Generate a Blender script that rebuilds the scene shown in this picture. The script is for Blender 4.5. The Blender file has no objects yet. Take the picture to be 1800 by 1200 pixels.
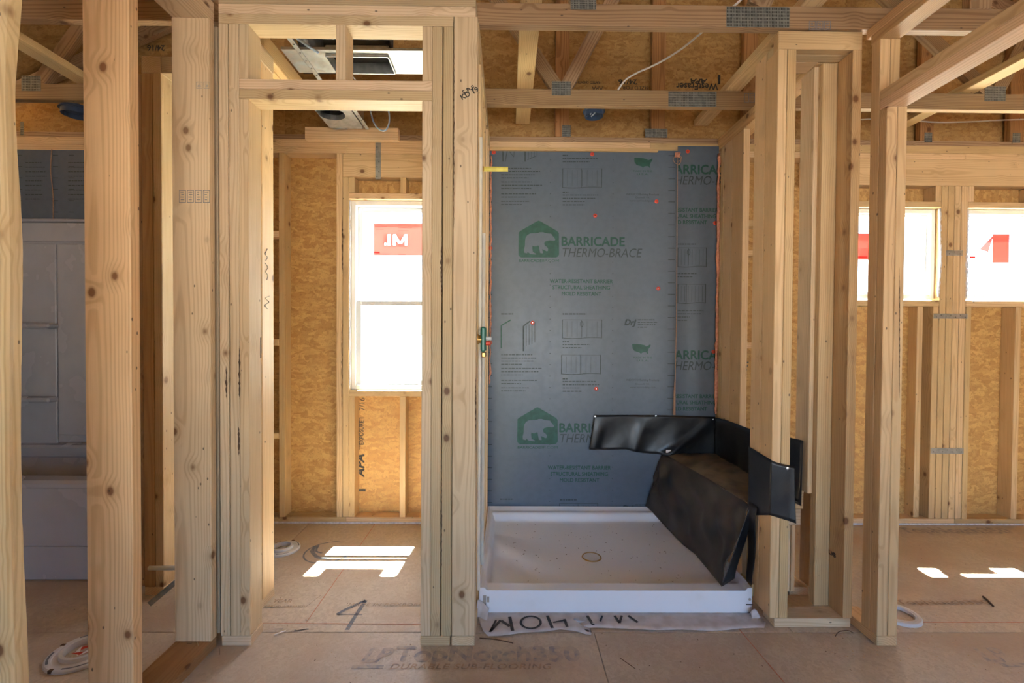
import bpy, bmesh, math, random
from mathutils import Vector, Matrix
random.seed(7)
PI = math.pi
S = bpy.context.scene
C = S.collection
# ------------------------------------------------------------------ camera
F, PITCH, YAW, ROLL, H = 812.05, 0.016288, 0.009084, 0.006356, 1.2183
def cam_axes():
    cy, sy = math.cos(YAW), math.sin(YAW)
    fw = Vector((sy, cy, 0)); rt = Vector((cy, -sy, 0)); up = Vector((0, 0, 1))
    cp, sp = math.cos(PITCH), math.sin(PITCH)
    fw2 = fw*cp - up*sp; up2 = up*cp + fw*sp
    cr, sr = math.cos(ROLL), math.sin(ROLL)
    return rt*cr + up2*sr, up2*cr - rt*sr, fw2
RT, UP, FW = cam_axes()
cd = bpy.data.cameras.new('camera'); cam = bpy.data.objects.new('camera', cd); C.objects.link(cam)
cd.sensor_width = 36; cd.lens = F/1800*36; cd.clip_start = 0.02
M = Matrix((RT, UP, -FW)).transposed().to_4x4(); M.translation = (0, 0, H)
cam.matrix_world = M
S.camera = cam
def ray(px, py): return FW + RT*((px-900)/F) + UP*((600-py)/F)
def AY(px, py, Y):
    d = ray(px, py); t = Y/d.y; return Vector((d.x*t, Y, H + d.z*t))
def AX(px, py, X):
    d = ray(px, py); t = X/d.x; return Vector((X, d.y*t, H + d.z*t))
def AZ(px, py, z):
    d = ray(px, py); t = (z-H)/d.z; return Vector((d.x*t, d.y*t, z))
# ------------------------------------------------------------------ world, sun, exposure
w = bpy.data.worlds.new('sky'); S.world = w; w.use_nodes = True
nt = w.node_tree; bg = nt.nodes['Background']
sky = nt.nodes.new('ShaderNodeTexSky'); sky.sky_type = 'NISHITA'; sky.sun_disc = False
sky.sun_elevation = math.radians(62); sky.sun_rotation = 0; sky.air_density = 1.0; sky.dust_density = 1.8; sky.ozone_density = 0.6
tn = nt.nodes.new('ShaderNodeMix'); tn.data_type = 'RGBA'; tn.blend_type = 'MULTIPLY'; tn.inputs[0].default_value = 1; tn.inputs[7].default_value = (0.88, 0.97, 1.14, 1)
nt.links.new(sky.outputs[0], tn.inputs[6]); nt.links.new(tn.outputs[2], bg.inputs[0]); bg.inputs[1].default_value = 1.22
sl = bpy.data.lights.new('sun', 'SUN'); so = bpy.data.objects.new('sun', sl); C.objects.link(so)
sl.energy = 340; sl.angle = math.radians(0.53); sl.color = (1, 0.95, 0.86)
so.rotation_euler = Vector((-0.085, -1, -2.58)).to_track_quat('-Z', 'Y').to_euler(); so.location = (0, 6, 12)
def portal(x, y, z, wx, hz, back=False):
    l = bpy.data.lights.new('daylight_portal', 'AREA'); o = bpy.data.objects.new('daylight_portal', l); C.objects.link(o)
    l.shape = 'RECTANGLE'; l.size = wx; l.size_y = hz; l.cycles.is_portal = True
    o.location = (x, y, z); o.rotation_euler = (PI/2, 0, PI if back else 0)
REAR = [(0.3, 0.30, 2.2, 1.66), (3.2, 0.30, 1.4, 1.66)]   # x centre, z0, width, z1
for x, z0, wd, z1 in REAR: portal(x, -2.05, (z0+z1)/2, wd, z1-z0, True)
portal(-0.70, 3.09, 1.46, 0.61, 1.2); portal(2.46, 3.09, 1.75, 0.6, 0.6); portal(3.25, 3.09, 1.75, 0.6, 0.6)
S.view_settings.view_transform = 'Standard'; S.view_settings.look = 'None'; S.view_settings.gamma = 1
S.view_settings.use_curve_mapping = False; S.view_settings.exposure = 0.34
# ------------------------------------------------------------------ materials
def newmat(name, rough=0.6, col=(0.5, 0.5, 0.5), metal=0.0, spec=None):
    m = bpy.data.materials.new(name); m.use_nodes = True
    b = m.node_tree.nodes['Principled BSDF']
    b.inputs['Base Color'].default_value = (*col, 1); b.inputs['Roughness'].default_value = rough
    b.inputs['Metallic'].default_value = metal
    if spec is not None: b.inputs['Specular IOR Level'].default_value = spec
    return m
class G:
    def __init__(s, m): s.t = m.node_tree; s.b = s.t.nodes['Principled BSDF']
    def n(s, ty, **k):
        nd = s.t.nodes.new(ty)
        for a, v in k.items():
            if a.startswith('i_'):
                key = a[2:]; key = int(key) if key.isdigit() else key.replace('_', ' ')
                if hasattr(v, 'links') or isinstance(v, bpy.types.NodeSocket): s.t.links.new(v, nd.inputs[key])
                else: nd.inputs[key].default_value = v
            else: setattr(nd, a, v)
        return nd
    def math(s, op, a, b=0.0, c=0.0):
        return s.n('ShaderNodeMath', operation=op, i_0=a, i_1=b, i_2=c).outputs[0]
    def vm(s, op, a, b=(0, 0, 0)):
        return s.n('ShaderNodeVectorMath', operation=op, i_0=a, i_1=b).outputs[0]
    def mix(s, f, a, b, mode='MIX'):
        nd = s.n('ShaderNodeMix', data_type='RGBA', blend_type=mode)
        for i, v in ((0, f), (6, a), (7, b)):
            if isinstance(v, bpy.types.NodeSocket): s.t.links.new(v, nd.inputs[i])
            else: nd.inputs[i].default_value = v if i == 0 else (*v[:3], 1)
        return nd.outputs[2]
    def ramp(s, x, lo, hi, a=0.0, b=1.0):
        return s.n('ShaderNodeMapRange', interpolation_type='SMOOTHSTEP', i_0=x, i_1=lo, i_2=hi, i_3=a, i_4=b).outputs[0]
    def link(s, o, name): s.t.links.new(o, s.b.inputs[name])
    def bump(s, h, d=0.002, st=0.5):
        b = s.n('ShaderNodeBump', i_Height=h, i_Distance=d, i_Strength=st); s.link(b.outputs[0], 'Normal')
def wood(name, light, dark, knots=1.0, grain=1.0):
    m = newmat(name, 0.55); g = G(m)
    tc = g.n('ShaderNodeTexCoord').outputs['Object']; oi = g.n('ShaderNodeObjectInfo')
    rnd = oi.outputs['Random']
    off = g.n('ShaderNodeCombineXYZ', i_0=g.math('MULTIPLY', g.math('SUBTRACT', rnd, 0.5), 0.12), i_1=g.math('ADD', g.math('MULTIPLY', rnd, 0.07), 0.03), i_2=g.math('MULTIPLY', rnd, 53.0)).outputs[0]
    p = g.vm('ADD', tc, off)
    # knots
    kp = g.vm('MULTIPLY', g.vm('ADD', tc, g.vm('MULTIPLY', off, (31, 47, 1))), (8.5, 8.5, 6.5))
    vo = g.n('ShaderNodeTexVoronoi', i_Vector=kp, i_Scale=1.0); vo.inputs['Randomness'].default_value = 1
    kd = vo.outputs['Distance']
    keep = g.ramp(g.n('ShaderNodeSeparateColor', i_0=vo.outputs['Color']).outputs[1], 0.30, 0.36, 0.0, 1.0)
    halo = g.math('MULTIPLY', g.ramp(kd, 0.0, 0.42, 1.0, 0.0), keep)
    core = g.math('MULTIPLY', g.math('MULTIPLY', g.ramp(kd, 0.07, 0.105, 1.0, 0.0), keep), knots)
    rim = g.math('MULTIPLY', g.math('MULTIPLY', g.ramp(kd, 0.09, 0.15, 1.0, 0.0), keep), 0.5*knots)
    # growth rings about an axis outside the board, wandering along its length
    w1 = g.n('ShaderNodeTexNoise', i_Vector=g.vm('MULTIPLY', p, (3, 3, 0.9)), i_Scale=1.0, i_Detail=2.0).outputs[0]
    sep = g.n('ShaderNodeSeparateXYZ', i_0=p)
    dist = g.n('ShaderNodeVectorMath', operation='LENGTH', i_0=g.vm('MULTIPLY', p, (1, 1, 0))).outputs['Value']
    ph = g.math('ADD', g.math('MULTIPLY', dist, 780.0), g.math('ADD', g.math('MULTIPLY', w1, 34.0), g.math('MULTIPLY', halo, 11.0)))
    ring = g.ramp(g.math('SINE', ph), -0.2, 1.0)
    fib = g.n('ShaderNodeTexNoise', i_Vector=g.vm('MULTIPLY', p, (320, 320, 7)), i_Scale=1.0, i_Detail=2.0).outputs[0]
    blot = g.n('ShaderNodeTexNoise', i_Vector=g.vm('MULTIPLY', p, (9, 9, 2.2)), i_Scale=1.0, i_Detail=3.0).outputs[0]
    f = g.math('ADD', g.math('MULTIPLY', ring, 0.46*grain), g.math('ADD', g.math('MULTIPLY', g.math('SUBTRACT', fib, 0.5), 0.55), g.math('MULTIPLY', g.math('SUBTRACT', blot, 0.40), 1.1)))
    c = g.mix(f, light, dark)
    c = g.mix(g.math('MULTIPLY', halo, 0.35*knots), c, tuple(x*0.72 for x in dark))
    c = g.mix(rim, c, (dark[0]*0.5, dark[1]*0.38, dark[2]*0.3))
    c = g.mix(g.math('MULTIPLY', core, 0.85), c, (dark[0]*0.32, dark[1]*0.2, dark[2]*0.14))
    # nail heads and dirt specks
    v2 = g.n('ShaderNodeTexVoronoi', i_Vector=g.vm('MULTIPLY', p, (21, 21, 11)), i_Scale=1.0)
    c = g.mix(g.math('MULTIPLY', g.ramp(v2.outputs['Distance'], 0.045, 0.075, 1.0, 0.0), 0.8), c, (0.07, 0.045, 0.03))
    tint = g.n('ShaderNodeMapRange', i_0=rnd, i_3=0.84, i_4=1.1).outputs[0]
    tv = g.n('ShaderNodeCombineXYZ', i_0=tint, i_1=g.math('MULTIPLY', tint, 0.985), i_2=g.math('POWER', tint, 1.6)).outputs[0]
    c = g.vm('MULTIPLY', g.vm('MULTIPLY', c, tv), oi.outputs['Color'])
    g.link(c, 'Base Color')
    g.link(g.n('ShaderNodeMapRange', i_0=blot, i_3=0.42, i_4=0.68).outputs[0], 'Roughness')
    g.bump(g.math('ADD', g.math('MULTIPLY', ring, 0.4), fib), 0.0008, 0.35)
    return m
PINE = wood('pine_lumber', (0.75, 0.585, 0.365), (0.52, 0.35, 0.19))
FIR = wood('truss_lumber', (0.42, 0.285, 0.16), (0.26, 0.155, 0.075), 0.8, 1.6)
def osb(name, a, b, cdark, sc=1.0, con=1.0, stain=None, rough=0.7):
    m = newmat(name, rough); g = G(m)
    tc = g.n('ShaderNodeTexCoord').outputs['Object']; oi = g.n('ShaderNodeObjectInfo')
    p = g.vm('ADD', tc, g.vm('MULTIPLY', g.n('ShaderNodeCombineXYZ', i_0=oi.outputs['Random'], i_1=0.3, i_2=oi.outputs['Random']).outputs[0], (41, 7, 23)))
    wob = g.n('ShaderNodeTexNoise', i_Vector=p, i_Scale=9.0*sc, i_Detail=2.0).outputs['Color']
    pd = g.vm('ADD', p, g.vm('MULTIPLY', g.vm('SUBTRACT', wob, (0.5, 0.5, 0.5)), (0.06, 0.06, 0.06)))
    col = None; hs = []
    for i, (rx, ry, rz) in enumerate([(0.2, 0.5, 0.35), (1.1, 0.2, -0.7), (0.5, -0.9, 1.4)]):
        mp = g.n('ShaderNodeMapping', i_Vector=pd, i_Rotation=(rx, ry, rz), i_Scale=(13*sc, 48*sc, 48*sc))
        v = g.n('ShaderNodeTexVoronoi', i_Vector=mp.outputs[0], i_Scale=1.0)
        ce = g.n('ShaderNodeSeparateColor', i_0=v.outputs['Color']).outputs[0]
        hs.append(ce)
        cc = g.mix(ce, a, b)
        if col is None: col = cc
        else:
            msk = g.n('ShaderNodeTexNoise', i_Vector=pd, i_Scale=14.0*sc+i*3, i_Detail=1.0).outputs[0]
            col = g.mix(g.ramp(msk, 0.47, 0.53), col, cc)
    fine = g.n('ShaderNodeTexNoise', i_Vector=p, i_Scale=120.0*sc, i_Detail=3.0).outputs[0]
    col = g.mix(g.ramp(fine, 0.50, 0.80, 0, 0.6*con), col, cdark)
    big = g.n('ShaderNodeTexNoise', i_Vector=p, i_Scale=2.3, i_Detail=3.0).outputs[0]
    if stain: col = g.mix(g.ramp(big, 0.40, 0.70, 0, 0.8), col, stain)
    col = g.vm('MULTIPLY', col, oi.outputs['Color'])
    g.link(col, 'Base Color'); g.bump(g.math('ADD', hs[0], fine), 0.0012, 0.4)
    return m
OSB = osb('osb_sheathing', (0.68, 0.42, 0.15), (0.47, 0.25, 0.075), (0.24, 0.11, 0.035))
FLOOR = osb('subfloor_board', (0.60, 0.515, 0.405), (0.50, 0.42, 0.32), (0.34, 0.26, 0.19), 1.3, 0.8, (0.44, 0.33, 0.235), 0.5)
def noisy(name, a, b, scale=20, rough=0.4, rough2=None, metal=0, stretch=(1, 1, 1), bump=0.0, det=3.0, lo=0.35, hi=0.7):
    m = newmat(name, rough, a, metal); g = G(m)
    tc = g.vm('MULTIPLY', g.n('ShaderNodeTexCoord').outputs['Object'], stretch)
    n = g.n('ShaderNodeTexNoise', i_Vector=tc, i_Scale=scale, i_Detail=det).outputs[0]
    f = g.ramp(n, lo, hi); g.link(g.mix(f, a, b), 'Base Color')
    if rough2 is not None: g.link(g.n('ShaderNodeMapRange', i_0=f, i_3=rough, i_4=rough2).outputs[0], 'Roughness')
    if bump: g.bump(n, bump, 0.6)
    return m
BLUE = noisy('blue_grey_barrier', (0.115, 0.152, 0.198), (0.105, 0.14, 0.184), 25, 0.33, 0.42, bump=0.0002)
INK = noisy('green_ink', (0.012, 0.075, 0.055), (0.018, 0.10, 0.075), 30, 0.45)
INK2 = noisy('dark_ink', (0.03, 0.055, 0.06), (0.05, 0.075, 0.08), 30, 0.5)
BLACKINK = noisy('black_ink', (0.02, 0.02, 0.02), (0.06, 0.05, 0.04), 40, 0.7)
GREYINK = noisy('faded_grey_ink', (0.27, 0.26, 0.27), (0.46, 0.38, 0.30), 38, 0.6, lo=0.30, hi=0.60)
FAINTINK = noisy('worn_print', (0.27, 0.22, 0.18), (0.46, 0.33, 0.215), 45, 0.6, lo=0.38, hi=0.58)
MARKER = noisy('grey_marker', (0.13, 0.15, 0.18), (0.22, 0.22, 0.23), 50, 0.6)
CHALK = noisy('red_chalk', (0.50, 0.14, 0.08), (0.52, 0.28, 0.18), 24, 0.8)
WHITE = noisy('white_acrylic', (0.74, 0.74, 0.75), (0.68, 0.67, 0.66), 6, 0.28, 0.4)
PANM = noisy('dusty_white_acrylic', (0.84, 0.84, 0.86), (0.70, 0.66, 0.61), 4, 0.30, 0.5, det=6, lo=0.56, hi=0.9)
TUBM = noisy('grey_white_fibreglass', (0.46, 0.45, 0.47), (0.42, 0.41, 0.43), 5, 0.2, 0.3)
VINYL = noisy('white_vinyl', (0.82, 0.84, 0.84), (0.78, 0.80, 0.80), 10, 0.35)
FOAM = noisy('foam_strip', (0.78, 0.76, 0.78), (0.6, 0.57, 0.58), 60, 0.8)
PINKF = noisy('pink_sealant_foam', (0.70, 0.33, 0.22), (0.55, 0.22, 0.13), 80, 0.8, bump=0.004)
LINER = noisy('black_rubber_membrane', (0.012, 0.013, 0.016), (0.022, 0.021, 0.021), 14, 0.30, 0.42, bump=0.0015)
DUSTY = noisy('dusty_black_membrane', (0.020, 0.018, 0.016), (0.055, 0.047, 0.040), 9, 0.42, 0.6, bump=0.002, det=6, lo=0.3, hi=0.7)
GALV = noisy('galvanised_steel', (0.50, 0.52, 0.52), (0.38, 0.40, 0.40), 30, 0.32, 0.5, metal=0.85)
PLATE = noisy('toothed_steel_plate', (0.30, 0.32, 0.30), (0.20, 0.22, 0.22), 40, 0.45, 0.6, metal=0.6)
REDP = newmat('red_plastic', 0.35, (0.62, 0.05, 0.02))
GREENP = newmat('green_brass_plastic', 0.3, (0.01, 0.13, 0.09))
BLUEP = newmat('blue_box_plastic', 0.4, (0.035, 0.06, 0.11))
YEL = noisy('yellow_tape', (0.80, 0.72, 0.16), (0.70, 0.60, 0.12), 30, 0.45)
PVC = noisy('white_pipe', (0.72, 0.70, 0.64), (0.66, 0.64, 0.58), 20, 0.35)
CABLE = newmat('white_cable_jacket', 0.45, (0.66, 0.66, 0.66))
BLUEC = newmat('pale_blue_cable', 0.4, (0.30, 0.42, 0.60))
STRING = noisy('tan_twine', (0.50, 0.33, 0.22), (0.38, 0.22, 0.15), 200, 0.9)
DARK = newmat('dark_opening', 0.8, (0.012, 0.012, 0.012))
STEEL = newmat('bright_nail', 0.25, (0.6, 0.6, 0.6), 1.0)
BRASS = newmat('brass', 0.35, (0.45, 0.28, 0.10), 0.9)
HOUSEW = noisy('house_wrap', (0.62, 0.57, 0.55), (0.50, 0.44, 0.40), 18, 0.6, bump=0.003)
STICK = newmat('red_window_sticker', 0.5, (0.80, 0.10, 0.08))
STICKW = newmat('white_sticker', 0.5, (0.85, 0.83, 0.82))
TWIG = newmat('dark_splinter', 0.8, (0.10, 0.055, 0.03))
SAW = noisy('wood_shavings', (0.68, 0.52, 0.34), (0.5, 0.36, 0.2), 100, 0.8)
FOIL = noisy('black_duct_wrap', (0.03, 0.03, 0.035), (0.30, 0.32, 0.36), 16, 0.25, 0.4, bump=0.01, lo=0.55, hi=0.75)
GROUND = noisy('pale_ground', (0.50, 0.47, 0.40), (0.36, 0.36, 0.26), 2, 0.9)
def glassmat():
    m = bpy.data.materials.new('window_glass'); m.use_nodes = True; t = m.node_tree; t.nodes.clear()
    o = t.nodes.new('ShaderNodeOutputMaterial'); mx = t.nodes.new('ShaderNodeMixShader')
    tr = t.nodes.new('ShaderNodeBsdfTransparent'); gl = t.nodes.new('ShaderNodeBsdfGlossy'); gl.inputs['Roughness'].default_value = 0.02
    mx.inputs[0].default_value = 0.05; tr.inputs[0].default_value = (0.93, 0.96, 0.95, 1)
    t.links.new(tr.outputs[0], mx.inputs[1]); t.links.new(gl.outputs[0], mx.inputs[2]); t.links.new(mx.outputs[0], o.inputs[0])
    return m
GLASS = glassmat()
def stickmat(name, col, tr=0.3):
    # thin film printed on glass: partly lets the sky through
    m = newmat(name, 0.5, col); t = m.node_tree; b = t.nodes['Principled BSDF']; o = t.nodes['Material Output']
    tl = t.nodes.new('ShaderNodeBsdfTranslucent'); tl.inputs[0].default_value = (*col, 1)
    mx = t.nodes.new('ShaderNodeMixShader'); mx.inputs[0].default_value = tr
    t.links.new(b.outputs[0], mx.inputs[1]); t.links.new(tl.outputs[0], mx.inputs[2]); t.links.new(mx.outputs[0], o.inputs[0])
    return m
FILM = stickmat('red_sticker_film', (0.70, 0.17, 0.15)); FILM2 = stickmat('deep_red_sticker_film', (0.62, 0.03, 0.03)); FILMW = stickmat('white_sticker_film', (0.9, 0.88, 0.88), .75)
# ------------------------------------------------------------------ object helpers
def wmat(o):
    return (wmat(o.parent) if o.parent else Matrix()) @ o.matrix_basis
def link(o, parent=None, world=None):
    C.objects.link(o)
    if parent is not None:
        o.parent = parent
        o.matrix_basis = wmat(parent).inverted() @ o.matrix_basis
    return o
def tag(o, label=None, cat=None, group=None, kind=None):
    if label: o['label'] = label
    if cat: o['category'] = cat
    if group: o['group'] = group
    if kind: o['kind'] = kind
    return o
def empty(name, loc, label=None, cat=None, group=None, kind=None):
    o = bpy.data.objects.new(name, None); o.location = loc; o.empty_display_size = 0.1; C.objects.link(o)
    return tag(o, label, cat, group, kind)
def mesh_obj(name, verts, faces, mat, parent=None, loc=None, smooth=False):
    me = bpy.data.meshes.new(name)
    if loc is None:
        loc = sum((Vector(v) for v in verts), Vector())/len(verts)
    loc = Vector(loc)
    me.from_pydata([tuple(Vector(v)-loc) for v in verts], [], faces); me.materials.append(mat)
    if smooth:
        for p in me.polygons: p.use_smooth = True
    o = bpy.data.objects.new(name, me); o.location = loc
    return link(o, parent)
def bm_obj(name, bm, mat, parent=None, loc=(0, 0, 0), smooth=False, rot=None):
    me = bpy.data.meshes.new(name); bm.normal_update(); bm.to_mesh(me); bm.free(); me.materials.append(mat)
    if smooth:
        for p in me.polygons: p.use_smooth = True
    o = bpy.data.objects.new(name, me); o.location = loc
    if rot is not None: o.rotation_euler = rot
    return link(o, parent)
_cache = {}
def block_mesh(dx, dy, dz, bev, mat):
    k = (round(dx, 4), round(dy, 4), round(dz, 4), bev, mat.name)
    if k in _cache: return _cache[k]
    bm = bmesh.new(); bmesh.ops.create_cube(bm, size=1)
    for v in bm.verts: v.co = Vector((v.co.x*dx, v.co.y*dy, v.co.z*dz))
    if bev: bmesh.ops.bevel(bm, geom=bm.edges[:], offset=min(bev, dx*.3, dy*.3, dz*.3), segments=1, affect='EDGES')
    me = bpy.data.meshes.new('board'); bm.to_mesh(me); bm.free(); me.materials.append(mat)
    _cache[k] = me; return me
def board(name, parent, x0, x1, y0, y1, z0, z1, mat=None, tint=None, bev=0.0022, label=None):
    """a box between world bounds; its local Z runs along the longest side so the grain does too"""
    mat = mat or PINE
    dx, dy, dz = x1-x0, y1-y0, z1-z0
    if dx >= dy and dx >= dz: dims = (dz, dy, dx); rot = (0, PI/2, 0)
    elif dy >= dz: dims = (dx, dz, dy); rot = (PI/2, 0, 0)
    else: dims = (dx, dy, dz); rot = (0, 0, 0)
    g = 0.0006 if min(dims) > 0.01 else 0
    me = block_mesh(dims[0]-g, dims[1]-g, dims[2]-g, bev if min(dims) > 0.004 else 0, mat)
    o = bpy.data.objects.new(name, me); o.location = ((x0+x1)/2, (y0+y1)/2, (z0+z1)/2); o.rotation_euler = rot
    if tint is None: tint = 1.0
    if isinstance(tint, (int, float)): tint = (tint, tint, tint)
    o.color = (*tint, 1)
    if label: o['label'] = label
    return link(o, parent)
def beam(name, parent, p0, p1, w, t, up=(0, 1, 0), mat=None, tint=(1, 1, 1)):
    p0, p1 = Vector(p0), Vector(p1); d = p1-p0; L = d.length; z = d.normalized()
    y = Vector(up); y = (y - z*y.dot(z)).normalized(); x = y.cross(z)
    me = block_mesh(w, t, L, 0.002, mat or FIR)
    o = bpy.data.objects.new(name, me); o.location = (p0+p1)/2
    o.rotation_euler = Matrix((x, y, z)).transposed().to_euler(); o.color = (*tint, 1)
    return link(o, parent)
def catmull(P, n=8):
    P = [Vector(p) for p in P]; Q = [2*P[0]-P[1]] + P + [2*P[-1]-P[-2]]; out = []
    for i in range(1, len(Q)-2):
        a, b, c, d = Q[i-1:i+3]
        for k in range(n):
            t = k/n
            out.append(0.5*((2*b)+(c-a)*t+(2*a-5*b+4*c-d)*t*t+(3*b-a-3*c+d)*t**3))
    out.append(P[-1]); return out
def tube(name, parent, pts, r, mat, seg=8, smoothp=True, flat=1.0, n=8, rfun=None, label=None):
    P = catmull(pts, n) if smoothp and len(pts) > 2 else [Vector(p) for p in pts]
    V = []; Fc = []; up = Vector((0.13, 0.21, 0.97))
    for i, p in enumerate(P):
        d = (P[min(i+1, len(P)-1)]-P[max(i-1, 0)]).normalized()
        a = d.cross(up)
        if a.length < 1e-3: a = d.cross(Vector((1, 0, 0)))
        a.normalize(); b = d.cross(a).normalized(); rr = rfun(i/(len(P)-1)) if rfun else r
        for k in range(seg):
            t = 2*PI*k/seg; V.append(p + a*math.cos(t)*rr + b*math.sin(t)*rr*flat)
    for i in range(len(P)-1):
        for k in range(seg):
            k2 = (k+1) % seg; Fc.append((i*seg+k, i*seg+k2, (i+1)*seg+k2, (i+1)*seg+k))
    Fc.append(tuple(range(seg))[::-1]); Fc.append(tuple((len(P)-1)*seg+k for k in range(seg)))
    o = mesh_obj(name, V, Fc, mat, parent, smooth=True)
    if label: o['label'] = label
    return o
def lathe(name, parent, prof, loc, mat, seg=32, axis='Z', smooth=True):
    """prof: list of (r,z) closed or open"""
    V = []; Fc = []
    for r, z in prof:
        for k in range(seg):
            t = 2*PI*k/seg; p = (r*math.cos(t), r*math.sin(t), z)
            if axis == 'Y': p = (p[0], -p[2], p[1])
            if axis == 'X': p = (p[2], p[0], p[1])
            V.append(p)
    n = len(prof)
    for i in range(n-1):
        for k in range(seg):
            k2 = (k+1) % seg; Fc.append((i*seg+k, i*seg+k2, (i+1)*seg+k2, (i+1)*seg+k))
    if prof[0][0] > 1e-4 and prof[0] != prof[-1]: Fc.append(tuple(range(seg))[::-1])
    if prof[-1][0] > 1e-4 and prof[0] != prof[-1]: Fc.append(tuple((n-1)*seg+k for k in range(seg)))
    me = bpy.data.meshes.new(name); me.from_pydata(V, [], Fc); me.materials.append(mat)
    if smooth:
        for p in me.polygons: p.use_smooth = True
        if hasattr(me, 'set_sharp_from_angle'): me.set_sharp_from_angle(angle=math.radians(35))
    o = bpy.data.objects.new(name, me); o.location = loc; return link(o, parent)
def poly(name, parent, pts, mat, origin, ux, uy, th=0.0008, label=None):
    """flat print: outline pts (u,v) in metres laid on a surface"""
    ux, uy = Vector(ux), Vector(uy); nrm = ux.cross(uy).normalized(); origin = Vector(origin)
    top = [origin + ux*u + uy*v + nrm*th for u, v in pts]
    n = len(pts)
    o = mesh_obj(name, top, [tuple(range(n))], mat, parent)
    if label: o['label'] = label
    return o
_txt = []
def text(s, size, origin, ux, uy, mat, parent, bold=0.0, shear=0.0, align='LEFT', sx=1.0, th=0.0008, clip=None, name='printed_lettering', space=1.0):
    cu = bpy.data.curves.new('t', 'FONT'); cu.body = s; cu.size = size; cu.shear = shear
    cu.align_x = align; cu.resolution_u = 3; cu.space_character = space
    o = bpy.data.objects.new('t', cu); C.objects.link(o)
    _txt.append((o, Vector(origin), Vector(ux), Vector(uy), mat, parent, sx, th, clip, name, bold*size))
def flush_text():
    bpy.context.view_layer.update(); dg = bpy.context.evaluated_depsgraph_get()
    for o, org, ux, uy, mat, parent, sx, th, clip, name, bo in _txt:
        me = bpy.data.meshes.new_from_object(o.evaluated_get(dg))
        nrm = ux.cross(uy).normalized()
        if len(me.vertices):
            bm = bmesh.new(); bm.from_mesh(me)
            if bo:      # heavier strokes: the same letters again, shifted by a fraction of a stroke
                src = bm.verts[:]+bm.edges[:]+bm.faces[:]
                for dx, dy, dz in ((bo, 0, .0001), (-bo, 0, .0002), (0, bo, .0003), (0, -bo, .0004)):
                    r_ = bmesh.ops.duplicate(bm, geom=src)
                    for v in r_['geom']:
                        if isinstance(v, bmesh.types.BMVert): v.co.x += dx; v.co.y += dy; v.co.z += dz
            for v in bm.verts: v.co = org + ux*(v.co.x*sx) + uy*v.co.y + nrm*(th + v.co.z*(1 if th > 0 else -1))
            if clip:
                bmesh.ops.bisect_plane(bm, geom=bm.verts[:]+bm.edges[:]+bm.faces[:], plane_co=clip[0], plane_no=clip[1], clear_inner=True)
            if bm.verts:
                cen = sum((v.co for v in bm.verts), Vector())/len(bm.verts)
                for v in bm.verts: v.co -= cen
                bmesh.ops.recalc_face_normals(bm, faces=bm.faces[:])
                n = bpy.data.meshes.new(name); bm.to_mesh(n); n.materials.append(mat)
                q = bpy.data.objects.new(name, n); q.location = cen; link(q, parent)
            bm.free()
        cu = o.data; bpy.data.objects.remove(o); bpy.data.curves.remove(cu); bpy.data.meshes.remove(me)
def surf(name, parent, fn, nu, nv, mat, th=0.0015, label=None):
    V = [fn(i/nu, j/nv) for j in range(nv+1) for i in range(nu+1)]
    Fc = [(j*(nu+1)+i, j*(nu+1)+i+1, (j+1)*(nu+1)+i+1, (j+1)*(nu+1)+i) for j in range(nv) for i in range(nu)]
    o = mesh_obj(name, V, Fc, mat, parent, smooth=True)
    md = o.modifiers.new('thickness', 'SOLIDIFY'); md.thickness = th; md.offset = 0
    if label: o['label'] = label
    return o
EX, EY, EZ = (1, 0, 0), (0, 1, 0), (0, 0, 1)
T = 0.0381; W4 = 0.0889
def X_(px, py, Y): return AY(px, py, Y).x
# ================================================================== STRUCTURE
# ---- ground outside
LAWN = noisy('dark_gravel', (0.085, 0.085, 0.085), (0.06, 0.06, 0.06), 3, 0.9)
gr = mesh_obj('ground', [(-200, 3.2, -0.5), (200, 3.2, -0.5), (200, 400, -0.5), (-200, 400, -0.5)], [(0, 1, 2, 3)], GROUND)
tag(mesh_obj('gravel', [(-200, -300, -0.5), (200, -300, -0.5), (200, -2.2, -0.5), (-200, -2.2, -0.5)], [(0, 1, 2, 3)], LAWN), 'dark grey gravel behind the house, out of view', 'ground', kind='structure')
tag(gr, 'bright pale ground outside the windows', 'ground', kind='structure')
# ---- floor
fl = empty('floor', (0, 0, 0), 'dusty wood-strand subfloor sheets with red chalk lines', 'floor', kind='structure')
rows = [(-2.09, -1.79), (-1.79, -0.57), (-0.57, 0.65), (0.65, 1.868), (1.868, 3.05)]
for r, (y0, y1) in enumerate(rows):
    x = -3.3 - (1.22 if r % 2 else 0.4)
    while x < 4.7:
        a, b = max(x, -3.3), min(x+2.44, 4.7)
        if b-a > 0.05:
            tv = random.uniform(0.94, 1.04)
            board('floor_panel', fl, a+0.001, b-0.001, y0+0.001, y1-0.001, -0.02, 0, FLOOR, tv, 0.0015)
        x += 2.44
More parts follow.
